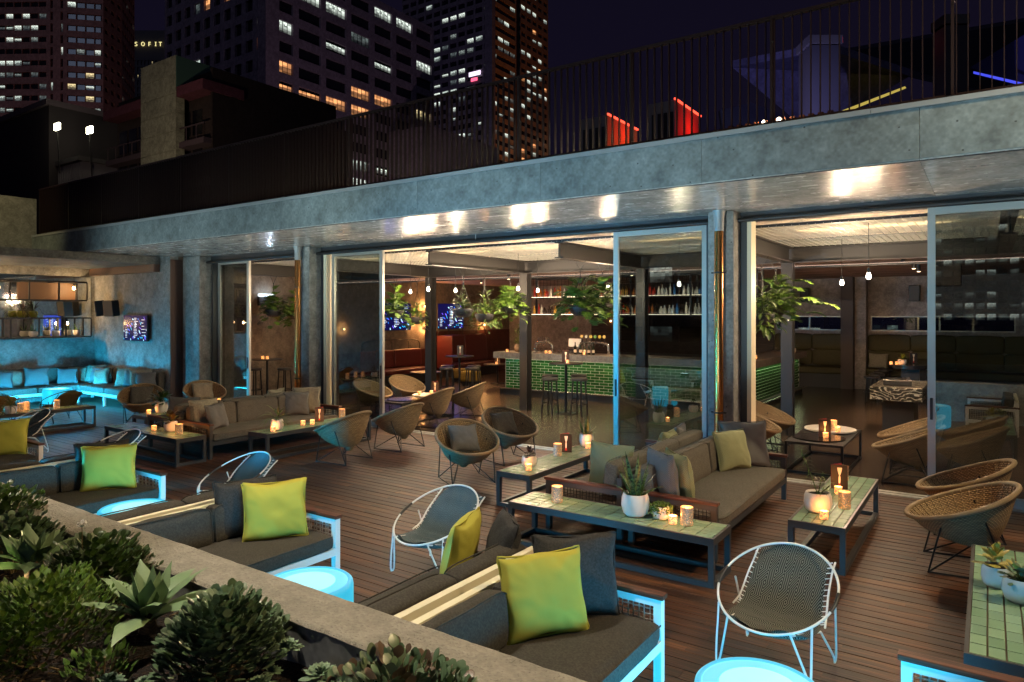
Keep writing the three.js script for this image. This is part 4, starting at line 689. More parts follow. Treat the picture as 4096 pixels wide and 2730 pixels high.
// candles, menus, jars
const h0 = .403;
[['tall mercury glass candle at the left end of the central tile table', -3.4, -5.69, 1], ['small candle beside the trailing plant on the central table', -2.23, -5.66, 0], ['tall mercury glass candle at the right end of the central tile table', -2.12, -5.7, 1],
['small candle in front of the dark succulent pot', -4.36, -6.66, 0], ['tall mercury glass candle by the menu left of the central sofas', -4.51, -7.56, 1], ['small candle in front of the far snake plant pot', -4.42, -8.2, 0],
['small candle at the near end of the right tile table', -1.19, -6.55, 0], ['tall textured candle in the middle of the right tile table', -1.1, -7.02, 1], ['small candle before the menu on the right tile table', -1.24, -7.55, 0], ['tall candle behind the menu on the right tile table', -1.3, -8.2, 1],
['small candle left of the white pot on the left tile table', -10.65, -5.67, 0], ['tall candle right of the white pot on the left tile table', -9.98, -5.69, 1], ['small candle before the glowing pot by the rattan chairs', -12.48, -6.55, 0], ['tall candle on the table before the black hoop chairs', -14.7, -5.95, 1], ['taller of two candles at the left photo edge', -14.72, -5.36, 1], ['farther of two candles at the left photo edge', -14.86, -5.5, 1],
['small candle before the pot on the long candle table', -9.03, -6.64, 0], ['left one of two small candles on the long candle table', -9.15, -7.3, 0], ['right one of two small candles on the long candle table', -9.09, -7.44, 0], ['tall candle at the far end of the long candle table', -9.24, -8.2, 1]].forEach(([l, x, z, t]) => candle(l, [x, h0, z], t, t ? .3 : .28));
[['candle on the black tray by the menu, right opening', -1.9, .452, -10.58, 0], ['candle jar on the white tray, right opening', -1.9, .473, -11.15, 1], ['small candle beside the jar on the white tray', -1.82, .473, -11.05, 0], ['left candle on the white tray inside the opening', -10.05, .473, -11.08, 0], ['middle candle by the menu on the white tray', -9.95, .473, -11.35, 0], ['right candle on the white tray inside the opening', -9.75, .473, -11.4, 0],
['candle on the black high table by the green bar', -7.62, 1.121, -13.2, 0], ['candle on the low table at the tall red booth', -12.8, .621, -17.7, 0], ['candle at the left end of the bar counter', -10.85, 1.171, -15.5, 0], ['left amber candle in front of the beer taps', -9.6, 1.171, -15.5, 0], ['right amber candle in front of the beer taps', -9.48, 1.171, -15.5, 0], ['candle between the wine bottles on the bar', -8.45, 1.171, -15.47, 0], ['left candle on the far left high table', -15.1, 1.071, -10.8, 0], ['right candle on the far left high table', -14.98, 1.071, -10.85, 0], ['candle behind the steel column at the bar end', -4.35, 1.171, -19.2, 0], ['candle in a pale cup on the bar corner', -4.45, 1.171, -16.4, 0], ['left candle on the communal table', -2.0, .951, -19.5, 0], ['right candle on the communal table', -1.88, .951, -19.55, 0], ['candle on the sill table behind the left sofa', -12.9, .403, -8.2, 0]].forEach(([l, x, y, z, t]) => candle(l, [x, y, z], t, .35));
[['menu card on the table left of the central sofas', [-4.6, h0, -7.78], .45, 1.25], ['menu card on the right tile table', [-1.34, h0, -7.75], .3, 1.3], ['menu card on the long candle table at left', [-9.28, h0, -7.65], .6, 1.25], ['menu card on the black tray, right opening', [-2.0, .452, -10.64], .3, 1.3], ['menu card on the white tray inside the opening', [-10.12, .473, -11.55], .5, 1.3], ['menu card on the black high table by the green bar', [-7.85, 1.121, -13.35], .4, 1.4], ['menu card on the high table by the booths', [-11.68, 1.101, -14.35], .5, 1.4], ['menu card on the low table at the tall booth', [-13.05, .621, -17.95], .5, 1.4], ['menu card on the low table at the left booth', [-12.95, .601, -14.6], .5, 1.4], ['menu card standing on the communal table', [-1.65, .951, -20.2], .3, 1.4]].forEach(a => menu(...a));
// glowing drum tables
const quarter = (p, k) => new THREE.LatheGeometry(p.map(q => new THREE.Vector2(...q)), 14, k * PI / 2, PI / 2);
const drumSide = [0, 1, 2, 3].map(k => metric(quarter([[.27, 0], [.297, .02], [.302, .06], [.302, .385], [.297, .412], [.284, .424], [.272, .424], [.266, .418]], k)));
const drumTop = [0, 1, 2, 3].map(k => metric(quarter([[.265, .4175], [.25, .421], [.185, .4225]], k))), drumDisc = [0, 1, 2, 3].map(k => metric(quarter([[.184, .4226], [.12, .424], [.0005, .425]], k)));
for (const [l, x, z] of [['cyan glowing drum table at the bottom of the photo', -.9, -3.38], ['cyan glowing drum table in the middle by the planter wall', -3.72, -3.0], ['cyan glowing drum table at left by the planter wall', -6.48, -3.27], ['cyan glowing drum table in the corner of the lounge bench', -18.3, -7.42], ['cyan glowing drum table left of the black hoop chairs, outside the photo', -17.7, -5.0]]) {
  const t = thing('glowing_drum', l, 'light table', [x, .003, z]), hot = x < -10;
  for (let k = 0; k < 4; k++) { const q = new THREE.Group(); q.name = 'light_shell'; t.add(q); mesh('drum_light', drumSide[k], M.drum, q); mesh('lid_light', drumTop[k], M.drumLid, q); mesh('diffuser_light', drumDisc[k], M.drumDisc, q);
    const a = new THREE.PointLight(L3(.02, .56, 1), hot ? 12 : 2.2), f = (k + .5) * PI / 2; a.position.set(.13 * Math.sin(f), hot ? .36 : .21, .13 * Math.cos(f)); a.castShadow = true; a.shadow.radius = 5; q.add(a); }
}
// L-shaped lounge bench with cushions
{ const t = thing('lounge_bench', 'L shaped grey lounge bench on a white frame along the blue lit walls', 'bench', [0, 0, 0]); const cl = M.grey2;
  mesh('light_strip', [bb(-18.7, -16.15, .225, .235, -8.2, -8.17), bb(-18.9, -18.87, .225, .235, -8.1, -4.5)], glow(.4, 9, 14), t); mesh('frame', [bb(-18.78, -16.1, .24, .3, -8.1, -8.05), bb(-18.78, -16.1, .24, .3, -8.8, -8.75), bb(-18.8, -18.75, .24, .3, -8.05, -4.4), bb(-19.6, -19.55, .24, .3, -8.8, -4.4)], M.white, t);
  for (const [x, z] of [[-18.775, -8.075], [-17.4, -8.075], [-16.12, -8.075], [-18.775, -6.6], [-18.775, -5.2], [-17.4, -8.77], [-16.12, -8.77], [-19.57, -6.6], [-19.57, -8.77]]) mesh('leg', [bb(x - .025, x + .025, 0, .24, z - .025, z + .025)], M.white, t);
  for (const [x, w] of [[-18.05, 1.34], [-16.75, 1.24]]) mesh('seat_cushion', metric(cushionGeo(w, .15, .78)), cl, t).position.set(x, .37, -8.42);
  for (const [z, w] of [[-7.95, 1.5], [-6.5, 1.36], [-5.1, 1.36]]) mesh('seat_cushion', metric(cushionGeo(.86, .15, w)), cl, t).position.set(-19.17, .37, z);
  for (const x of [-18.95, -17.8, -16.7]) { const c = mesh('back_cushion', metric(cushionGeo(1.1, .4, .16)), cl, t); c.position.set(x, .63, -8.78); }
  for (const z of [-8.1, -6.9, -5.7]) { const c = mesh('back_cushion', metric(cushionGeo(.16, .4, 1.16)), cl, t); c.position.set(-19.6, .63, z); } }
[['sand', 'sand cushion on the lounge bench at the photo edge', -19.3, -6.3, 1.2], ['slate', 'slate cushion second from the left on the lounge bench', -19.05, -6.55, 1.3], ['sand', 'bright sand cushion behind two slate ones on the lounge bench', -19.35, -6.95, 1.3], ['slate', 'slate cushion between sand cushions on the lounge bench', -19.1, -7.3, 1.3], ['slate', 'slate cushion nearest the corner on the left lounge bench', -19.05, -7.95, 1.1], ['sand', 'sand cushion just left of the lounge corner', -19.25, -8.25, .9], ['sand', 'sand cushion just right of the lounge corner', -18.9, -8.5, .5], ['slate', 'slate cushion just right of the lounge corner', -18.65, -8.45, .4], ['sand', 'tilted sand cushion lying before the corner back', -18.2, -8.35, .3], ['sand', 'large sand cushion in the middle of the rear lounge bench', -17.25, -8.45, .5], ['slate', 'slate cushion right of the large sand one on the rear bench', -16.95, -8.5, .7], ['sand', 'left one of two narrow sand cushions at the bench end', -16.55, -8.5, 1.2], ['sand', 'right one of two narrow sand cushions at the bench end', -16.42, -8.45, 1.25], ['slate', 'slate cushion at the right end of the rear lounge bench', -16.22, -8.45, 1.2]].forEach(([m, l, x, z, ry], i) => pillow('scatter_cushion', l, M[m], [x, .455, z], ry, .3, i % 3 ? .44 : .5, i % 3 ? .4 : .46, i === 8 ? .2 : 0));
{ // pair of lounge loudspeakers on brackets
  for (const [l, x, z, ry] of [['black loudspeaker turned left above the lounge bench', -18.9, -8.72, -.4], ['black loudspeaker turned right above the lounge bench', -18.35, -8.72, .35]]) { const t = thing('wall_speaker', l, 'speaker', [x, 2.35, z], ry); mesh('cabinet', [rbox(.3, .4, .22, .015, 0, 0, .06, .12)], M.black, t); mesh('bracket', [rod([0, 0, -.05], [0, 0, -.14], .02)], M.steel, t); }
}
// ================================================================ PLANTS
const LM = { dark: leafMat(.06, .105, .04, .36), mid: leafMat(.07, .14, .028, .4), fresh: leafMat(.11, .22, .03, .42), lime: leafMat(.16, .26, .04, .45), jade: S([.1, .165, .085], .33, dbl), jade2: S([.14, .19, .11], .36, dbl), redEdge: S([.13, .085, .055], .36, dbl), agave: S([.15, .24, .12], .5, dbl), agave2: S([.19, .28, .14], .5, dbl), burg: leafMat(.05, .018, .02, .4), yellow: leafMat(.42, .4, .1, .5), snake: S([.12, .19, .07], .4, { map: tBand, ...dbl }), echev: S([.17, .26, .16], .5, dbl), dry: leafMat(.2, .13, .06, .7), bronze: leafMat(.12, .075, .03, .45) };
const G = {
  snake: [blade(.34, .045, .25, .5), blade(.26, .04, .55, .5), blade(.2, .035, .9, .5)],
  strap: [blade(.3, .014, 1.3, .3, 10), blade(.24, .012, 1.8, .3, 10)],
  oval: [blade(.06, .03, .5, .3, 4), blade(.045, .028, .3, .3, 4)],
  jade: [blade(.047, .045, .35, .12, 4, t => Math.sin(PI * Math.min(1, t * .9 + .03)) * (.6 + .5 * t)), blade(.038, .038, .5, .12, 4, t => Math.sin(PI * Math.min(1, t * .9 + .03)) * (.6 + .5 * t))],
  box: [blade(.036, .025, .4, .25, 4), blade(.03, .022, .2, .25, 4)],
  agave: [blade(.3, .11, .75, .3, 10, t => (t < .55 ? .55 + .75 * t : (1 - t) * 2.2)), blade(.26, .115, .35, .35, 10, t => (t < .5 ? .6 + .8 * t : (1 - t) * 2)), blade(.22, .09, .15, .4, 8, t => (t < .4 ? .7 + .6 * t : (1 - t) * 1.6)), blade(.33, .12, 1.0, .3, 10, t => (t < .5 ? .6 + .7 * t : (1 - t) * 1.9))],
  echev: [blade(.05, .032, .7, .25, 4, t => (t < .65 ? .5 + .7 * t : (1 - t) * 2.7))],
  split: [lobed(.32, .38, 5, 1.1, .62), lobed(.26, .32, 4, .9, .6)],
  fern: [lobed(.3, .12, 11, 1.2, .75), lobed(.24, .11, 9, 1.5, .75)],
  heart: [blade(.12, .085, .8, .15, 6, t => Math.pow(Math.sin(PI * Math.min(1, Math.pow(t, .6))), .8)), blade(.09, .07, .6, .15, 6, t => Math.pow(Math.sin(PI * Math.min(1, Math.pow(t, .6))), .8))],
};
// baskets hung from the steel beams
function hanging(label, [x, y, z], style, n, R, showPot = true) {
  const t = thing('hanging_basket', label, 'hanging plant', [x, y, z]), top = 3.13 - y;
  mesh('bowl', metric(lathe([[.001, -.17], [.09, -.165], [.16, -.12], [.2, -.04], [.205, .01], [.19, .012], [.18, -.03]], 22)), M.potDark, t); mesh('potting_soil', cyl(.18, .18, .01, 0, -.01, 0, 16), M.soil, t);
  const k = top * .62; mesh('hanging_rope', [0, 1, 2].map(i => { const a = i * 2.1 + x; return rod([.195 * Math.cos(a), 0, .195 * Math.sin(a)], [0, k, 0], .005, 5); }).concat([rod([0, k, 0], [0, top - .18, 0], .009, 6), ball(.02, 0, k, 0, 6), ball(.018, 0, top - .18, 0, 6), rod([0, top - .18, 0], [-.1, top, .02], .005, 5), rod([0, top - .18, 0], [.1, top, -.02], .005, 5)]), M.black, t);
  for (let i = 0; i < n; i++) {
    const a = rr(0, 2 * PI), f = Math.pow(rnd(), .6), up = 1 - f; const mat = pick(style === 'split' ? [LM.fresh, LM.fresh, LM.mid] : style === 'fern' ? [LM.fresh, LM.mid, LM.lime] : [LM.mid, LM.dark, LM.fresh]);
    const r = R * f, px = Math.sin(a) * r * .8, pz = Math.cos(a) * r * .8, py = style === 'trail' ? .08 - f * rr(0, .75) : .04 + up * rr(.05, .5) - f * rr(-.12, .42);
    leaf(t, pick(G[style === 'trail' ? 'heart' : style]), mat, [px, py, pz], a + rr(-.4, .4), (style === 'trail' ? 1.6 : .35) + f * 1.25 + rr(-.3, .3), rr(.45, .85));
    if (i % 3 === 0) mesh('stem', tube([[0, 0, 0], [px * .5, py * .5 + .09, pz * .5], [px, py, pz]], .004, 8, 4), LM.mid, t);
  }
  return t;
}
hanging('leafy basket partly hidden by the dark door edge', [-11.6, 2.28, -11.94], 'split', 93, 0.32); hanging('small hanging bowl with fine leaves beside the left steel column', [-11.6, 2.12, -12.7], 'fern', 72, 0.21);
hanging('hanging bowl with rounded leaves left of the fern bowl', [-8.7, 2.3, -10.89], 'heart', 121, 0.28); hanging('hanging bowl with arching fern fronds between two bowls', [-8.7, 2.2, -11.6], 'fern', 105, 0.30); hanging('hanging basket with long trailing split leaves by the middle steel column', [-8.7, 2.38, -12.55], 'split', 113, 0.36);
hanging('largest hanging basket with split leaves above the bar', [-5.8, 2.34, -10.48], 'split', 141, 0.44); hanging('hanging basket behind the largest one, against the cyan door', [-5.8, 2.38, -11.32], 'split', 97, 0.34);
hanging('hanging fern basket left of the left copper pipe', [-14.4, 2.3, -10.61], 'split', 89, 0.32); hanging('hanging basket just behind the left copper pipe', [-14.4, 2.25, -11.23], 'split', 72, 0.28);
hanging('hanging bowl with curly leaves at the right opening', [-3.0, 2.2, -11.4], 'fern', 121, 0.32);
{ const t = hanging('hanging bowl with giant split leaves reaching right', [-3.0, 2.34, -12.3], 'split', 89, 0.34);
  for (const [x, y, z, ry, s] of [[.35, .12, .1, 1.4, 1.25], [.62, .02, .15, 1.5, 1.35], [.28, .42, .05, 1.2, 1.1], [.5, -.12, .2, 1.7, 1.1], [.2, .3, .1, .8, 1.1]]) { leaf(t, G.split[0], LM.fresh, [x, y, z], ry, 1.25, s); mesh('stem', tube([[0, 0, 0], [x * .5, y + .12, z * .5], [x, y, z]], .007, 10, 5), LM.lime, t); } }
{ const t = thing('trailing_plant', 'tall trailing plant standing at the left end of the bar', 'potted plant', [-10.65, 1.171, -15.75]); pot(t, .12, .2, M.plaster); for (let i = 0; i < 60; i++) { const a = rr(0, 6.28), h = rr(.2, .75); leaf(t, pick(G.oval), LM.mid, [Math.sin(a) * .08, h, Math.cos(a) * .08], a, .8, 1.5); } mesh('stem', [rod([0, .15, 0], [.02, .75, 0], .006), rod([.03, .15, 0], [-.03, .7, .02], .006)], LM.mid, t); }
// potted plants
function snakePlant(label, p, r, h, s, n = 14) { const t = thing('snake_plant', label, 'potted plant', p); pot(t, r, h); for (let i = 0; i < n; i++) { const a = i * 2.4, f = i / n; leaf(t, G.snake[Math.min(2, Math.floor(f * 3))], LM.snake, [Math.sin(a) * .02 * (1 + i * .12), h * .84, Math.cos(a) * .02 * (1 + i * .12)], a, .05 + f * .75, s * rr(.85, 1.1)); } return t; }
function rosettePot(label, p, r, h, mat, potM, n, s, gk = 'echev') { const t = thing('potted_succulent', label, 'potted plant', p); pot(t, r, h, potM); for (let i = 0; i < n; i++) { const a = i * 2.4, f = i / n; leaf(t, pick(G[gk]), mat, [Math.sin(a) * r * .3 * f, h * .86 + .01 + (1 - f) * .05 * s, Math.cos(a) * r * .3 * f], a, .1 + f * 1.25, s * (.6 + .6 * f)); } return t; }
function bushPot(label, p, r, h, mats, n, spread, gk, potM = M.pot) { const t = thing('potted_plant', label, 'potted plant', p); pot(t, r, h, potM); for (let i = 0; i < n; i++) { const a = rr(0, 6.28), e = rr(.1, 1.5), q = spread * Math.pow(rnd(), .5), x = Math.sin(a) * Math.sin(e) * q, z = Math.cos(a) * Math.sin(e) * q, y = h * .85 + Math.cos(e) * q * 1.1; leaf(t, pick(G[gk]), pick(mats), [x, y, z], a, e + rr(-.2, .4), rr(.8, 1.2)); if (i % 4 === 0) mesh('stem', rod([0, h * .84, 0], [x, y, z], .003, 4), LM.mid, t); } return t; }
snakePlant('snake plant in a large white pot on the central tile table', [-2.6, h0, -5.71], .125, .2, 1.15, 15);
{ const t = thing('string_of_pearls', 'white pot of trailing bead-like succulent on the central table', 'potted plant', [-2.37, h0, -5.74]); pot(t, .075, .115); const g = ball(.0075, 0, 0, 0, 5); for (let i = 0; i < 260; i++) { const a = rr(0, 6.28), k = rnd(); const o = mesh('bead', g, pick([LM.fresh, LM.lime, LM.mid]), t), r = .05 + .035 * Math.min(1, k * 3) + rr(0, .014); o.position.set(Math.sin(a) * r * (k < .3 ? rnd() : 1), k < .3 ? .115 + rr(0, .03) : .125 - (k - .3) * rr(.05, .17), Math.cos(a) * r * (k < .3 ? rnd() : 1)); } }
rosettePot('dark burgundy succulent in a white pot on the left centre table', [-4.47, h0, -6.84], .09, .13, LM.burg, M.pot, 22, 1.7); snakePlant('snake plant with brown tips at the far end of the left centre table', [-4.52, h0, -8.34], .1, .17, .85, 12);
{ const t = thing('potted_plant', 'tall wispy plant in a white pot on the right tile table', 'potted plant', [-1.28, h0, -6.76]); pot(t, .12, .18); for (const [b, ht, lean] of [[-.1, .42, -.16], [.14, .2, .12], [.02, .25, .04]]) { mesh('stem', tube([[0, .15, 0], [lean * .4, ht * .5 + .1, b * .4], [lean, ht + .08, b]], .005, 12, 5), LM.mid, t); for (let k = 0; k < 22; k++) { const f = .3 + .7 * k / 22; leaf(t, G.strap[k % 2], pick([LM.mid, LM.fresh]), [lean * f, .13 + ht * f, b * f], k * 2.4, .8 + rr(0, .7), .42); } } }
rosettePot('yellow leaved plant in a blue glazed pot at the right edge', [.04, h0, -5.57], .085, .14, LM.yellow, M.potBlue, 16, 2.2); bushPot('bushy green and yellow plant in a pale pot at the right edge', [.16, h0, -5.36], .095, .15, [LM.jade, LM.yellow, LM.jade2], 60, .1, 'jade', M.potBlue);
bushPot('white pot with bronze and yellow upright leaves on the left tile table', [-10.33, h0, -5.76], .1, .16, [LM.bronze, LM.lime, LM.yellow, LM.bronze], 24, .14, 'heart'); bushPot('glowing lit pot with rounded leaves by the left rattan chairs', [-12.42, h0, -6.75], .11, .2, [LM.mid, LM.dark], 60, .18, 'heart'); bushPot('white pot with fine palm leaves on the long candle table', [-9.12, h0, -6.78], .1, .16, [LM.fresh, LM.mid], 40, .13, 'strap'); bushPot('small white pot with feathery leaves at the left photo edge', [-14.5, h0, -5.12], .1, .14, [LM.mid, LM.dark], 40, .12, 'strap');
bushPot('white pot with curly leaves on the communal table', [-1.78, .951, -19.75], .1, .12, [LM.fresh, LM.lime], 40, .13, 'oval'); bushPot('white pot with leafy plant on the bar corner', [-4.6, 1.171, -16.2], .09, .12, [LM.fresh, LM.lime], 40, .1, 'oval'); bushPot('white pot with leafy plant at the far bar end', [-4.3, 1.171, -19.4], .09, .13, [LM.mid, LM.dark], 40, .12, 'oval'); bushPot('small dark pot beside the tall plant on the bar', [-10.45, 1.171, -15.6], .07, .1, [LM.mid], 30, .08, 'oval', M.potDark);
// lounge shelf plants
bushPot('spiky dark grass in a lime green pot on the lounge shelf', [-19.45, 2.121, -7.35], .1, .16, [LM.burg, LM.dark], 46, .1, 'strap', M.potGreen).children.filter(c => c.name === 'leaf').forEach(c => c.scale.multiplyScalar(1.7)); bushPot('second lime green pot with arching dark leaves on the lounge shelf', [-19.45, 2.121, -7.1], .1, .16, [LM.burg, LM.bronze], 40, .1, 'strap', M.potGreen).children.filter(c => c.name === 'leaf').forEach(c => c.scale.multiplyScalar(1.6));
bushPot('trailing spider plant on the left of the lounge shelf', [-19.45, 2.121, -6.3], .1, .14, [LM.bronze, LM.dark], 60, .16, 'strap', M.potDark);
snakePlant('snake plant in a white pot at the right end of the lower lounge shelf', [-19.45, 1.641, -8.35], .09, .15, .7, 10); snakePlant('snake plant in a white pot under the lower shelf bulb', [-19.45, 1.641, -7.85], .09, .15, .7, 10); snakePlant('snake plant in a white bowl on the lower lounge shelf', [-19.45, 1.641, -7.35], .1, .14, .75, 10);
// foreground planter
function shrub(name, label, [x, y, z], R, H, nParts, nStuff, gk, mats, face = 1) {
  const t = thing(name, label, 'shrub', [x, .58, z]); const top = y - .58;
  const put = () => { const a = rr(0, 6.28), e = Math.acos(1 - rnd() * 1.25), q = Math.pow(rnd(), .28), bump = .82 + .36 * vn(a * 2.2 + x * 9, e * 3, 999, 5); const sx = Math.sin(a) * Math.sin(e), sz = Math.cos(a) * Math.sin(e), cy = Math.cos(e); return { p: [sx * R * q * bump, Math.max(.02, top * .45 + cy * H * q * bump), sz * R * q * bump], a, e, q }; };
  for (let i = 0; i < 12; i++) { const k = put(); mesh('stem', rod([k.p[0] * .15, 0, k.p[2] * .15], [k.p[0] * .8, k.p[1] * .85, k.p[2] * .8], .006, 5), LM.dry, t); }
  for (let i = 0; i < nParts; i++) { const k = put(); leaf(t, pick(G[gk]), pick(mats), k.p, k.a + rr(-.7, .7), k.e * .32 + rr(-.15, .5), rr(.8, 1.25)); }
  const gs = mats.map(() => []); for (let i = 0; i < nStuff; i++) { const k = put(); const s = rr(.75, 1.25), g = pick(G[gk]).clone().applyMatrix4(new THREE.Matrix4().compose(V(...k.p), new THREE.Quaternion().setFromEuler(new THREE.Euler(k.e * .32 + rr(-.2, .55), k.a + rr(-.8, .8), rr(-.3, .3), 'YXZ')), V(s, s, s))); gs[i % mats.length].push(g); }
  gs.forEach((g, i) => { if (g.length) { const o = mesh('inner_leaves', join(g), mats[i], t); o.userData.kind = 'stuff'; } }); return t;
}
function agave(label, [x, y, z], s, rot) { const t = thing('agave', label, 'agave', [x, y, z], rot); for (let i = 0; i < 20; i++) { const a = i * 2.4, f = i / 20; leaf(t, f < .25 ? G.agave[2] : f < .55 ? G.agave[1] : i % 2 ? G.agave[0] : G.agave[3], i % 3 ? LM.agave : LM.agave2, [Math.sin(a) * .02, .1 - f * .05, Math.cos(a) * .02], a, .05 + f * 1.05, s * (.85 + f * .4) * rr(.92, 1.08)); } mesh('stem', cyl(.03, .04, .14, 0, .05, 0, 10), LM.dry, t); return t; }
function echeveria(label, [x, y, z], s) { const t = thing('rosette_succulent', label, 'succulent', [x, y, z]); for (let i = 0; i < 44; i++) { const a = i * 2.4, f = i / 44; leaf(t, G.echev[0], LM.echev, [Math.sin(a) * .012 * f * s, .02 + (1 - f) * .02 * s, Math.cos(a) * .012 * f * s], a, .12 + f * 1.15, s * (.35 + .75 * f)); } return t; }
agave('pale agave at the left edge of the planter', [-4.4, .74, -1.66], .85, .3); agave('broad leaved agave in the middle of the planter', [-3.36, .68, -1.76], .95, 1.4);
shrub('hawthorn_shrub', 'dark round-leaved shrub between the two agaves', [-4.02, .95, -1.82], .3, .22, 300, 800, 'jade', [LM.dark, LM.mid, LM.dark]);
shrub('jade_shrub', 'round grey-green jade shrub right of the broad agave', [-2.72, .97, -1.74], .24, .23, 300, 1500, 'jade', [LM.jade, LM.jade2, LM.jade]);
shrub('jade_shrub', 'jade shrub with reddish leaf edges overlapping the wall top', [-1.62, 1.0, -1.68], .27, .25, 300, 1600, 'jade', [LM.jade, LM.jade2, LM.redEdge, LM.jade]);
shrub('box_shrub', 'bright small-leaved shrub in front of the agaves', [-3.62, .93, -1.4], .36, .24, 300, 1500, 'box', [LM.fresh, LM.lime, LM.mid]); shrub('box_shrub', 'small-leaved shrub in the bottom left corner', [-3.7, .86, -1.08], .34, .2, 300, 1000, 'box', [LM.mid, LM.fresh, LM.dark]); shrub('box_shrub', 'sprig of small leaves low beside the bare soil', [-3.1, .78, -1.42], .14, .12, 130, 0, 'box', [LM.fresh, LM.mid]);
shrub('hawthorn_shrub', 'glossy shrub with white blossoms at the far left of the planter', [-5.75, 1.0, -1.95], .3, .2, 260, 500, 'jade', [LM.dark, LM.mid]); shrub('hawthorn_shrub', 'round-leaved shrub behind the pale agave', [-5.0, .92, -1.78], .26, .2, 260, 500, 'jade', [LM.dark, LM.jade]);
echeveria('rosette succulent beside the jade shrub, tallest of the cluster', [-2.52, .72, -1.93], 1.1); echeveria('small rosette succulent below the tallest one', [-2.5, .66, -1.84], .7); echeveria('large rosette succulent in the middle of the bottom edge', [-2.27, .68, -1.9], 1.5); echeveria('rosette succulent left of the large one at the bottom edge', [-2.45, .66, -1.74], 1.15); echeveria('rosette succulent at the bottom edge left of centre', [-2.98, .66, -1.4], 1.1); echeveria('rosette succulent at the bottom edge beside bare soil', [-2.86, .66, -1.48], .8);
for (const [x, y, z, l] of [[-5.62, 1.06, -1.86, 'white blossom cluster on the far left shrub'], [-5.5, 1.0, -1.8, 'small white blossom on the far left shrub'], [-3.95, 1.08, -1.72, 'single white blossom on the dark shrub between the agaves']]) { const t = thing('blossom', l, 'flower', [x, y, z]); for (let i = 0; i < 14; i++) leaf(t, G.box[1], M.pot, [rr(-.02, .02), rr(-.01, .02), rr(-.02, .02)], rr(0, 6), rr(.2, 1.4), .7, 'petal'); mesh('stem', [rod([0, 0, 0], [0, -.12, 0], .002)], LM.dry, t); }
{ const g = []; for (let i = 0; i < 900; i++) g.push(box(rr(.015, .06), rr(.003, .008), rr(.005, .018), rr(-6.5, -.8), .615 + rr(-.03, .02), rr(-2.03, -.9), rr(-.5, .5), rr(0, 3.1), rr(-.4, .4))); const o = mesh('bark_mulch', g, LM.dry); o.userData = { label: 'loose bark mulch scattered over the planter soil', category: 'mulch', kind: 'stuff' }; }
// ================================================================ CITY
const litM = [[1.5, 1.7, 1.5], [.8, .95, .85], [.35, .42, .38], [1.5, 1.2, .6], [.14, .18, .17], [.5, .42, .2]].map((c, i) => glow(...c.map(v => v * .85), { emissiveMap: tex(64, 64, (u, v) => { const a = .55 + .45 * v, b = hash(Math.floor(u * 6), Math.floor(v * 5), 40 + i), d = hash(Math.floor(u * 14), Math.floor(v * 9), 60 + i), t = v < .4 && b > .45 ? .12 + .2 * d : v > .72 && d > .7 ? 1.4 : a * (.45 + .6 * b); return [t, t, t]; }, true) }));
const litO = glow(1.5, .62, .22, { emissiveMap: tex(64, 64, (u, v) => { const b = hash(Math.floor(u * 5), Math.floor(v * 4), 77), t = (v > .6 ? 1 : .55) * (.6 + .5 * b); return [t, t, t]; }, true) });
const darkGlass = S([.01, .01, .014], .15), unitPane = new THREE.PlaneGeometry(1, 1);
// one storeyed face of a tower: runs from A to B, outward to the right of that run seen from above
function face(t, [ax, az], [bx, bz], y0, y1, fh, bw, o) {
  const L = Math.hypot(bx - ax, bz - az), g = new THREE.Group(); g.name = 'facade'; t.add(g); g.position.set(ax, 0, az); g.rotation.y = Math.atan2(-(bz - az), bx - ax);
  const d = o.depth || .5, sill = o.sill ?? .45, pier = o.pier ?? .3, n = Math.round(L / bw), b = L / n, nf = Math.floor((y1 - y0) / fh);
  mesh('glazing', [bb(0, L, y0, y1, -d - .3, -d)], o.glass || darkGlass, g);
  const band = [], pr = []; for (let k = 0; k <= nf; k++) { const y = y0 + k * fh; band.push(bb(0, L, y - fh * sill / 2, y + fh * sill / 2, -d, -.02)); }
  if (pier > 0) for (let k = 0; k <= n; k += o.every || 1) { const w = b * pier / 2; pr.push(bb(Math.max(0, k * b - w), Math.min(L, k * b + w), y0, y1, -d, 0)); }
  mesh('spandrels', band, o.wall, g); if (pr.length) mesh('piers', pr, o.wall, g);
  let c = 0; for (let f = 0; f < nf; f++) { const rowLit = rnd() < (o.rowLit ?? .5); for (let k = 0; k < n; k++) { const lit = o.fixed ? o.fixed(f, k) : rnd() < (rowLit ? o.lit * 1.6 : o.lit * .35) ? (o.mats ? pick(o.mats) : pick([...litM, litM[4], litM[2]])) : null; if (!lit || c > 140) continue; c++;
    const hh = fh * (1 - sill), ww = b * (1 - pier); const w = mesh('window', unitPane, lit, g); w.position.set((k + .5) * b, y0 + (f + .5) * fh, -d + .06); w.scale.set(ww * .96, hh * (rnd() < .75 ? 1 : .5), 1);
    if (o.mull) for (const q of [-.3, -.1, .1, .3]) { const m = mesh('mullion', bb(-.04, .04, -hh / 2, hh / 2, 0, .08), M.black, g); m.position.set((k + .5) * b + q * ww, y0 + (f + .5) * fh, -d + .08); } } }
  return g;
}
const wallC = S([.3, .22, .29], .9, { map: again(tConc, 1 / 9, 1 / 9) }), wallA = S([.44, .25, .22], .9, { map: again(tConc, 1 / 12, 1 / 12) }), wallD = S([.2, .16, .2], .9, { map: again(tConc, 1 / 14, 1 / 14) }), wallO = S([.42, .22, .1], .9, { map: again(tConc, 1 / 14, 1 / 14) });
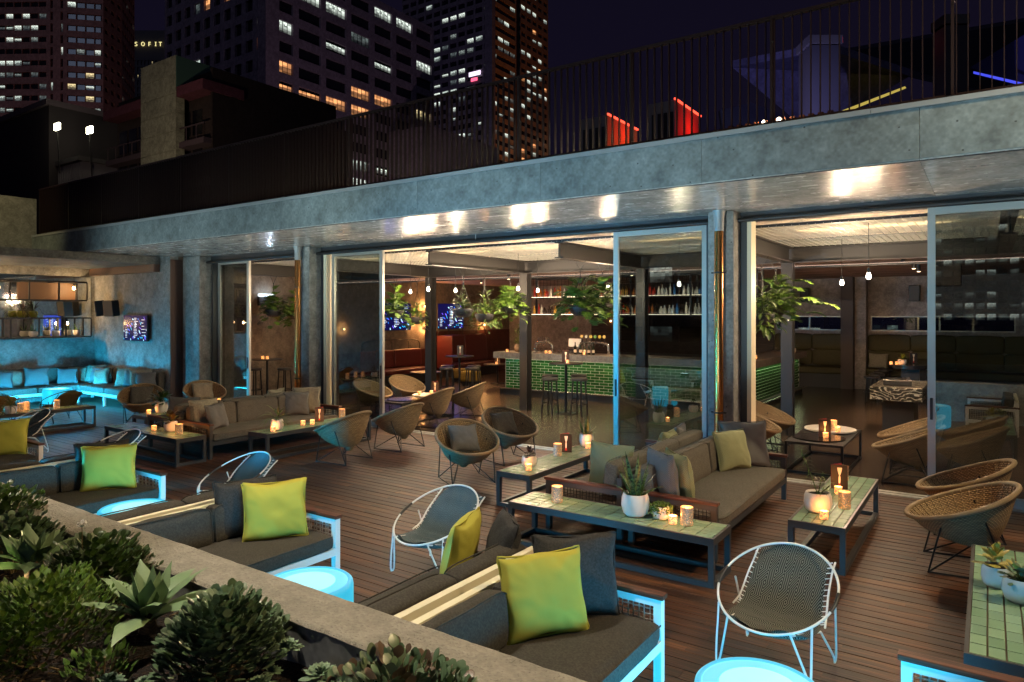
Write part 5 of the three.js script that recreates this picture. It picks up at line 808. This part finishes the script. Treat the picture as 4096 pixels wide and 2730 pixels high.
{ const t = thing('office_tower', 'broad grey office tower with orange and white lit windows in the middle of the skyline', 'tower', [0, 0, 0]);
  mesh('core', [bb(-136, -103.9, -30, 66, -119, -75.2)], darkGlass, t);
  face(t, [-136, -74.56], [-103.25, -74.56], 30, 66, 3.6, 3.3, { wall: wallC, lit: .13, sill: .42, pier: .38, mull: false, mats: [litM[0], litM[1], litO, litM[4]] });
  face(t, [-103.25, -74.56], [-103.25, -118.5], 26.4, 66, 3.6, 6.3, { wall: wallC, sill: .42, pier: .2, mull: true, fixed: (f, k) => { const q = hash(f, k, 9); return f < 3 ? (q > .35 ? litM[q > .6 ? 0 : 1] : null) : f < 6 ? (k < 5 && q > .35 ? litO : q > .85 ? litM[3] : null) : (q > .87 ? litM[0] : q > .8 ? litM[4] : null); } });
  mesh('corner_pier', [bb(-105.2, -102.9, -30, 66, -77, -74.2)], wallC, t); mesh('roof_shoulder', [bb(-103.2, -92, -30, 40, -128, -104)], wallC, t); }
{ const t = thing('office_tower', 'tallest slim tower with one orange lit flank right of centre', 'tower', [0, 0, 0]);
  mesh('core', [bb(-200, -154.6, -30, 135, -250, -210.6)], darkGlass, t);
  face(t, [-200, -209.76], [-153.81, -209.76], 30, 135, 3.6, 4.2, { wall: wallD, lit: .34, sill: .45, pier: .2, mats: [litM[0], litM[0], litM[1], litM[2], litM[4]] });
  face(t, [-153.81, -209.76], [-153.81, -226], 30, 135, 3.6, 4, { wall: wallO, lit: .3, sill: .5, pier: .2, every: 4, mats: [litM[0], litM[1], litM[4]] });
  face(t, [-153.81, -229], [-153.81, -250], 30, 135, 3.6, 4, { wall: S([.3, .16, .09], .9, { map: again(tConc, 1 / 14, 1 / 14) }), lit: .3, sill: .5, pier: .25, mats: [litM[0], litM[1], litO] });
  mesh('corner_pier', [bb(-157, -153.5, 30, 135, -211.5, -209.4)], wallD, t);
  const sg = mesh('neon_sign', [bb(-164.5, -159, 93.4, 95, -209.5, -209.3)], glow(1.6, 1.3, 1.8), t); mesh('neon_sign', [bb(-163.5, -160.5, 91.4, 92.6, -209.5, -209.3)], glow(1.8, .2, .4), t); }
{ const t = thing('residential_tower', 'reddish banded tower with bright window strips at the left edge', 'tower', [0, 0, 0]); const P = [[-262, -78], [-238, -93.5], [-232.8, -97], [-225.6, -104.3], [-231.1, -112.7], [-244, -123.1]];
  mesh('core', [T(new THREE.CylinderGeometry(9, 9, 150, 8), -242, 60, -106, 0, .35)], darkGlass, t);
  face(t, P[0], P[1], 20, 130, 3.6, 2.6, { wall: wallA, lit: .4, sill: .56, pier: .06, rowLit: .6, mats: [litM[0], litM[0], litM[1], litM[2], litM[4]] });
  face(t, P[1], P[2], 20, 130, 3.6, 3, { wall: wallA, lit: .25, sill: .3, pier: .75 });
  face(t, P[2], P[3], 20, 130, 3.6, 2.4, { wall: wallA, lit: .3, sill: .52, pier: .06, mats: [litM[0], litM[3], litM[1], litM[2]] });
  face(t, P[3], P[4], 20, 130, 3.6, 3, { wall: wallA, lit: .0, sill: .6, pier: .4 }); face(t, P[4], P[5], 20, 130, 3.6, 3, { wall: wallA, lit: .12, sill: .55, pier: .2, mats: [litM[4], litM[2]] }); }
{ const t = thing('hotel_tower', 'distant hotel tower with glowing rooftop letters between two towers', 'tower', [-329, 0, -174], 2 * PI - Math.atan2(-8.47, 12.28)); t.rotation.y = Math.atan2(8.47, 12.28);
  mesh('core', [bb(-14, 14, -30, 138, -20, -.6)], S([.09, .075, .08], .9), t);
  const pr = []; for (let k = -14; k <= 14; k += 1.7) pr.push(bb(k - .3, k + .3, 40, 124, -.6, 0)); for (let y = 60; y < 125; y += 3.2) pr.push(bb(-14, 14, y - .5, y + .5, -.6, -.05)); mesh('facade_grid', pr, S([.09, .075, .08], .9), t);
  for (let i = 0; i < 9; i++) { const w = mesh('window', unitPane, litM[3], t); w.position.set(-5 + Math.floor(rnd() * 8) * 1.7 - .85 - 1.2, 60 + Math.floor(17 + rnd() * 3) * 3.2 + 1.6, -.5); w.scale.set(.8, 1.2, 1); }
  const font = await new FontLoader().loadAsync('fonts/droid/droid_sans_regular.typeface.json'); [...'SOFIT'].forEach((c, i) => mesh('sign_letter', T(new TextGeometry(c, { font, size: 1.9, depth: .3, curveSegments: 5 }), [-8.0, -5.0, -1.6, 1.6, 3.6][i] + .0, 130.2, .1), glow(1.1, .95, .4), t)); }
{ // nearer brown block with cream panelled stair shaft
  const t = thing('brick_block', 'low brown building with a cream panelled shaft behind the balustrade at left', 'building', [0, 0, 0]); const br = S([.05, .032, .028], .9, { map: again(tConc, 1 / 6, 1 / 6) }), pk = S([.2, .06, .09], .8, { map: tConc }), bk = S([.085, .06, .07], .8);
  mesh('main_wall', [bb(-58, -44.44, -5, 17.6, -40, -27.9)], br, t); mesh('side_mass', [bb(-44.44, -44.2, -5, 19.3, -38.6, -27.6), bb(-58, -44.44, 18.4, 19.3, -38.6, -28)], S([.035, .022, .02], .9, { map: again(tConc, 1 / 6, 1 / 6) }), t);
  mesh('eaves', [bb(-58, -44.1, 17.6, 18.3, -30, -26.8)], pk, t);
  for (const y of [15.3, 12.6, 9.9]) { mesh('balcony_slab', [bb(-58, -44.3, y - 1.3, y - .9, -27.9, -27)], bk, t); const r = []; for (let x = -57.8; x < -44.4; x += 1.25) r.push(bb(x - .03, x + .03, y - .9, y + .1, -27.1, -27.04)); r.push(bb(-58, -44.3, y + .05, y + .12, -27.12, -27.02)); mesh('balcony_rail', r, bk, t); for (let x = -57; x < -45.5; x += 1.5) { const w = mesh('window', unitPane, darkGlass, t); w.position.set(x, y + .6, -27.86); w.scale.set(1.2, 1.8, 1); } }
  const cr = S([.5, .52, .38], .85, { map: again(tConc, 1 / 5, 1 / 5) }); for (let k = 0; k < 7; k++) mesh('cream_panel', [bb(-52.1, -47.35, 11.2 + k * 1.34, 11.2 + k * 1.34 + 1.31, -27.4, -26.75)], cr, t);
  mesh('penthouse_side', [bb(-47.35, -47.25, 18.3, 20.5, -31, -26.76)], S([.06, .14, .11], .8), t); }
{ const t = thing('plant_shed', 'pale ribbed plant room on a low roof at the far left', 'building', [0, 0, 0]); const m = S([.2, .19, .21], .8); mesh('wall', [bb(-78, -65.2, 0, 15.6, -40, -28.4)], m, t); const g = []; for (let x = -78; x < -65.2; x += .35) g.push(bb(x, x + .16, 8, 15.5, -28.4, -28.25)); mesh('ribs', g, m, t); mesh('roof_edge', [bb(-78.3, -65, 15.6, 16.0, -40, -28)], bkM(), t); }
function bkM() { return S([.05, .045, .05], .8); }
{ const t = thing('dark_block', 'dark flat-roofed block below the reddish tower', 'building', [0, 0, 0]); mesh('wall', [bb(-92, -69.5, 0, 21, -42, -27.5)], S([.03, .025, .03], .9), t); mesh('roof_edge', [bb(-92.2, -69.3, 21, 21.5, -42.2, -27.2)], S([.1, .08, .1], .8), t); }
for (const [x, y, z, l] of [[-66.6, 18.5, -27.0, 'left bright floodlight on the low roofs below the reddish tower'], [-64.3, 18.2, -28.6, 'right bright floodlight on the low roofs below the reddish tower']]) { const t = thing('roof_floodlight', l, 'light fitting', [x, y, z]); mesh('light_panel', [rbox(.9, .6, .2, .05)], glow(14, 13, 9), t); mesh('bracket', [rod([0, -.3, 0], [0, -4, -.2], .06)], M.black, t); const p = new THREE.PointLight(0xfff0c8, 3); p.position.z = .6; t.add(p); }
// things on the roof behind the balustrade
for (const [l, x0, x1, h, z, pan] of [['grey roof plant box with a red glowing side and yellow panel', -7.75, -7.05, 2.62, -14, 1], ['grey louvred roof box with a red glowing edge', -6.15, -5.55, 2.75, -14.2, 0]]) {
  const t = thing('roof_plant_box', l, 'roof unit', [x0, 4.055, z]); const w = x1 - x0; mesh('housing', [bb(0, w, 0, h, -1.6, 0)], S([.2, .19, .2], .8), t); for (let k = 0; k < 4; k++) mesh('louvre', [bb(.08 + k * w / 4.4, .08 + k * w / 4.4 + w / 7, .3, h - .25, .0, .02)], M.black, t);
  mesh('neon_tube', [bb(w - .01, w + .03, h, h + .04, -1.6, .02)], glow(2.6, .2, .1), t);
  if (pan) mesh('light_box', [bb(w + .25, w + .8, .0, 2.2, -1.5, -1.4)], glow(1.9, 1.15, .12), t); const p = new THREE.PointLight(0xff2010, 2.2); p.position.set(w + .4, 2.3, -.9); t.add(p); }
for (const [l, x, y, z] of [['left small bright lamp on the roof bench behind the balustrade', -2.99, 5.3, -11.5], ['right small bright lamp on the roof bench behind the balustrade', -2.76, 5.31, -11.5]]) { const t = thing('roof_lamp', l, 'lamp', [x, y, z]); mesh('bulb_lamp', ball(.035, 0, 0, 0, 8), glow(16, 13, 9), t); mesh('stem', [rod([0, -.03, 0], [0, -1.24, 0], .01)], M.black, t); const p = new THREE.PointLight(0xffe0b0, .8); t.add(p); }
{ const t = thing('slatted_screen', 'slatted screen on the roof beside the small lamps', 'screen', [-2.8, 4.055, -11.7]); for (let k = 0; k < 12; k++) mesh('slat', [bb(-.8 + k * .14, -.72 + k * .14, 1.1, 1.3, -.25, .1)], M.armWood, t); for (const x of [-.7, .7]) mesh('leg', [bb(x - .03, x + .03, 0, 1.1, -.1, .0)], M.black, t); }
{ // angular metal-clad building lit blue, beyond the roof
  const t = thing('angular_roof', 'angular metal clad roof lit violet blue beyond the balustrade at right', 'building', [0, 0, 0]); const m1 = S([.2, .19, .3], .45, { metalness: .3, map: again(tConc, 1 / 8, 1 / 8) }), m2 = S([.03, .03, .045], .6);
  const shard = (name, pts, th, m) => { const A = pts.map(p => V(...p)), n = A[1].clone().sub(A[0]).cross(A[2].clone().sub(A[0])).normalize().multiplyScalar(th), p = [], tri = (a, b, c) => p.push(...a, ...b, ...c), B = A.map(v => v.clone().add(n)), ar = v => [v.x, v.y, v.z], k = A.length;
    for (let i = 1; i < k - 1; i++) { tri(ar(A[0]), ar(A[i]), ar(A[i + 1])); tri(ar(B[0]), ar(B[i + 1]), ar(B[i])); } for (let i = 0; i < k; i++) { const j = (i + 1) % k; tri(ar(A[i]), ar(B[i]), ar(A[j])); tri(ar(A[j]), ar(B[i]), ar(B[j])); }
    const g = new THREE.BufferGeometry(); g.setAttribute('position', new THREE.Float32BufferAttribute(p, 3)); g.computeVertexNormals(); mesh(name, metric(g), m, t); };
  shard('wall_shard', [[-12.21, 16.48, -40.17], [-6.86, 15.96, -39.00], [-3.75, 15.97, -46.00], [-7.69, 14.00, -45.72], [-9.69, 14.00, -44.34]], .4, m1);
  shard('wall_shard', [[-0.98, 17.91, -52.77], [1.85, 18.50, -49.86], [2.08, 15.03, -50.03], [-0.72, 17.43, -52.95]], .4, S([.1, .1, .3], .4, { metalness: .3 }));
  shard('roof_shard', [[-7.60, 19.70, -50.64], [2.03, 20.85, -54.85], [2.22, 16.73, -59.84], [-4.31, 17.95, -52.90]], .5, m2); shard('roof_shard', [[-14.08, 15.20, -43.74], [-12.44, 15.68, -44.87], [-10.02, 14.56, -46.54], [-13.95, 13.93, -43.83]], .4, m2);
  shard('light_cove', [[-7.29, 13.66, -42.95], [-3.94, 15.23, -45.27], [-3.88, 15.13, -45.31], [-7.11, 13.56, -43.08]], .1, glow(.5, .38, .07)); shard('light_cove', [[-0.70, 15.91, -46.90], [1.75, 14.87, -47.37], [1.75, 14.73, -47.37], [-0.70, 15.81, -46.90]], .1, glow(.06, .08, .9));
  const s = new THREE.SpotLight(0x8480c8, 480, 0, .7, .7); s.position.set(-7, 9, -27); s.target.position.set(...[-6.61, 15.32, -44.03]); t.add(s, s.target); }
for (const [l, X, Z, H, w] of [['tall steel flue with a red lit cap, left one behind the balustrade', -6.07, -32.25, 14.05, .62], ['tall steel flue with a red lit side, right one behind the balustrade', -1.20, -30.76, 13.31, .4]]) { const t = thing('roof_flue', l, 'flue', [X, 4.05, Z], .6); mesh('flue_pipe', [bb(-w, w, 0, H - 4.05 - .4, -w, w)], S([.035, .034, .036], .4), t); mesh('cap', [bb(-w * 1.15, w * 1.15, H - 4.4, H - 4.05, -w * 1.1, w * 1.1)], S([.06, .055, .05], .7), t); mesh('warning_light', [bb(w * 1.16, w * 1.2, H - 4.35, H - 4.1, -w, w)], glow(1.4, .03, .03), t); }
// towers behind the camera: seen only as reflections in the glass
{ const t = thing('office_tower', 'tower with lit windows behind the camera mirrored in the right door', 'tower', [0, 0, 0]); mesh('core', [bb(-20, 60, -30, 110, 200.5, 230)], darkGlass, t); face(t, [60, 200], [-20, 200], 0, 80, 2.9, 2.4, { wall: wallD, lit: .4, sill: .45, pier: .2, mats: [litM[0], litM[1], litM[2]] });
  const u = thing('office_tower', 'low wide office block behind the camera', 'tower', [0, 0, 0]); mesh('core', [bb(-50, -8, -30, 9, 60.5, 85)], darkGlass, u); face(u, [-8, 60], [-50, 60], -20, 9, 3.6, 4, { wall: wallD, lit: .3, sill: .5, pier: .2, mats: [litM[0], litM[1], litM[4]] }); mesh('neon_sign', [bb(18, 30, 33, 37, 199, 199.4)], glow(3, .1, .1), t); }

// street-level facade floodlights below the roofs
for (const [l, p, q, pw, c] of [['street floodlight below the reddish tower', [-150, 0, -60], [-240, 75, -98], 2200, 0xffc0b8], ['street floodlight below the broad grey tower', [-62, -8, -72], [-108, 48, -88], 2200, 0xd0b8c8], ['street floodlight below the slim tower flank', [-95, 10, -235], [-154, 95, -228], 5200, 0xffa860], ['street floodlight before the slim tower', [-150, 0, -150], [-172, 90, -210], 3500, 0xc0a8e0], ['street floodlight before the low brown building', [-40, 6, -14], [-50, 16, -28], 170, 0xffe0c0]]) {
  const t = thing('street_floodlight', l, 'light fitting', p); mesh('housing', [rbox(1, 1, 1, .1, 0, -.8, 0)], M.black, t); mesh('mast', [rod([0, -1.3, 0], [0, -39 - p[1], 0], .2)], M.black, t); mesh('light_lens', [bb(-.4, .4, -.3, -.28, -.4, .4)], glow(4, 3, 3), t);
  const s = new THREE.SpotLight(c, pw, 0, .75, .8); s.target.position.set(q[0] - p[0], q[1] - p[1], q[2] - p[2]); s.castShadow = true; t.add(s, s.target); }
// ================================================================ TERRACE FLOODLIGHTS (outside the frame)
function flood(label, p, target, power, ang, col, blend = .5, rad = 3) {
  const t = thing('terrace_floodlight', label, 'light fitting', p); const s = new THREE.SpotLight(col, power, 0, ang, blend); s.target.position.set(target[0] - p[0], target[1] - p[1], target[2] - p[2]); s.castShadow = true; s.shadow.radius = rad; t.add(s, s.target);
  const d = s.target.position.clone().normalize(); const q = new THREE.Quaternion().setFromUnitVectors(V(0, 0, 1), d); const h = mesh('housing', [rbox(.3, .3, .2, .03, 0, 0, -.16)], M.black, t); h.quaternion.copy(q); const f = mesh('light_lens', T(cyl(.08, .08, .01, 0, 0, 0, 20), 0, 0, -.05, PI / 2), glow(3, 2.6, 2), t); f.quaternion.copy(q);
  mesh('support_cable', rod([0, .15, -.1], [6, 4, 8], .01, 5), M.black, t); return t; }
flood('warm floodlight above the right end of the terrace', [3.4, 6, -5.7], [-1.7, 0, -5.3], 165, .85, 0xffdca8);
flood('warm floodlight above the middle of the terrace', [-3.2, 6.4, -4.9], [-9, 0, -3.8], 40, .75, 0xffdca8);
flood('warm floodlight on the left wing aimed at the upstand wall', [-17.4, 4.9, -4.2], [-19, 4.5, -6.9], 16, .6, 0xffe4a0);
flood('warm floodlight under the canopy beyond the right edge', [3.6, 2.9, -8.2], [-9, 1.4, -8.9], 42, .6, 0xffe0b4);
flood('warm floodlight above the planter at left', [-4.6, 5.3, -1.3], [-3.2, .7, -1.9], 105, .75, 0xfff0d8);
{ const t = thing('cyan_floodlight', 'cyan floodlight low on the planter wall beyond the left edge of the photo', 'light fitting', [-9.6, .9, -2.2]); mesh('housing', [rbox(.4, .16, .12, .02)], M.black, t); mesh('light_lens', [bb(-.17, .17, -.06, .06, -.07, -.062)], glow(.05, 1.6, 3), t); mesh('bracket', [rod([0, -.08, 0], [0, -.1, 0], .03)], M.black, t);
  const s = new THREE.SpotLight(L3(.01, .5, 1), 135, 0, .62, .7); s.position.set(0, 0, -.12); s.target.position.set(5.2, .2, -6.5); s.castShadow = true; s.shadow.radius = 6; t.add(s, s.target); }
// cool wall-washers fixed low on the terrace side of the planter wall, aimed up at the canopy
for (const [x, l] of [[1.6, 'cool uplight on the planter wall right of the corner sofa'], [-3.0, 'cool uplight on the planter wall by the middle drum'], [-6.3, 'cool uplight on the planter wall by the third drum'], [-9.3, 'cool uplight on the planter wall by the leftmost sofa'], [-13, 'cool uplight at the far left end of the planter wall']]) {
  const t = thing('wall_uplight', l, 'light fitting', [x, .66, -2.42]); mesh('housing', [rbox(.2, .1, .08, .015, 0, 0, 0)], M.black, t); mesh('light_lens', [bb(-.08, .08, .052, .056, -.03, .03)], glow(3, 4, 4.4), t);
  const s = new THREE.SpotLight(0xd2eaec, 92, 0, .5, .9); s.position.set(0, .1, -.06); s.target.position.set(-.6, 3.7, -6.6); s.castShadow = true; s.shadow.radius = 4; t.add(s, s.target); }
{ const t = thing('planter_spike_light', 'small spike light among the planter leaves by the pale agave', 'light fitting', [-4.56, .62, -1.45]); mesh('spike', [rod([0, 0, 0], [0, .12, 0], .012)], M.black, t); mesh('light_head', [cyl(.03, .025, .07, 0, .14, 0, 12)], M.black, t); mesh('light_lens', cyl(.026, .026, .006, 0, .18, 0, 12), glow(10, 8, 5), t); const s = new THREE.SpotLight(0xffe2b0, 2.2, 0, 1.2, .6); s.position.set(0, .2, 0); s.target.position.set(.5, .5, -.4); t.add(s, s.target); }
renderer.render(scene, camera);
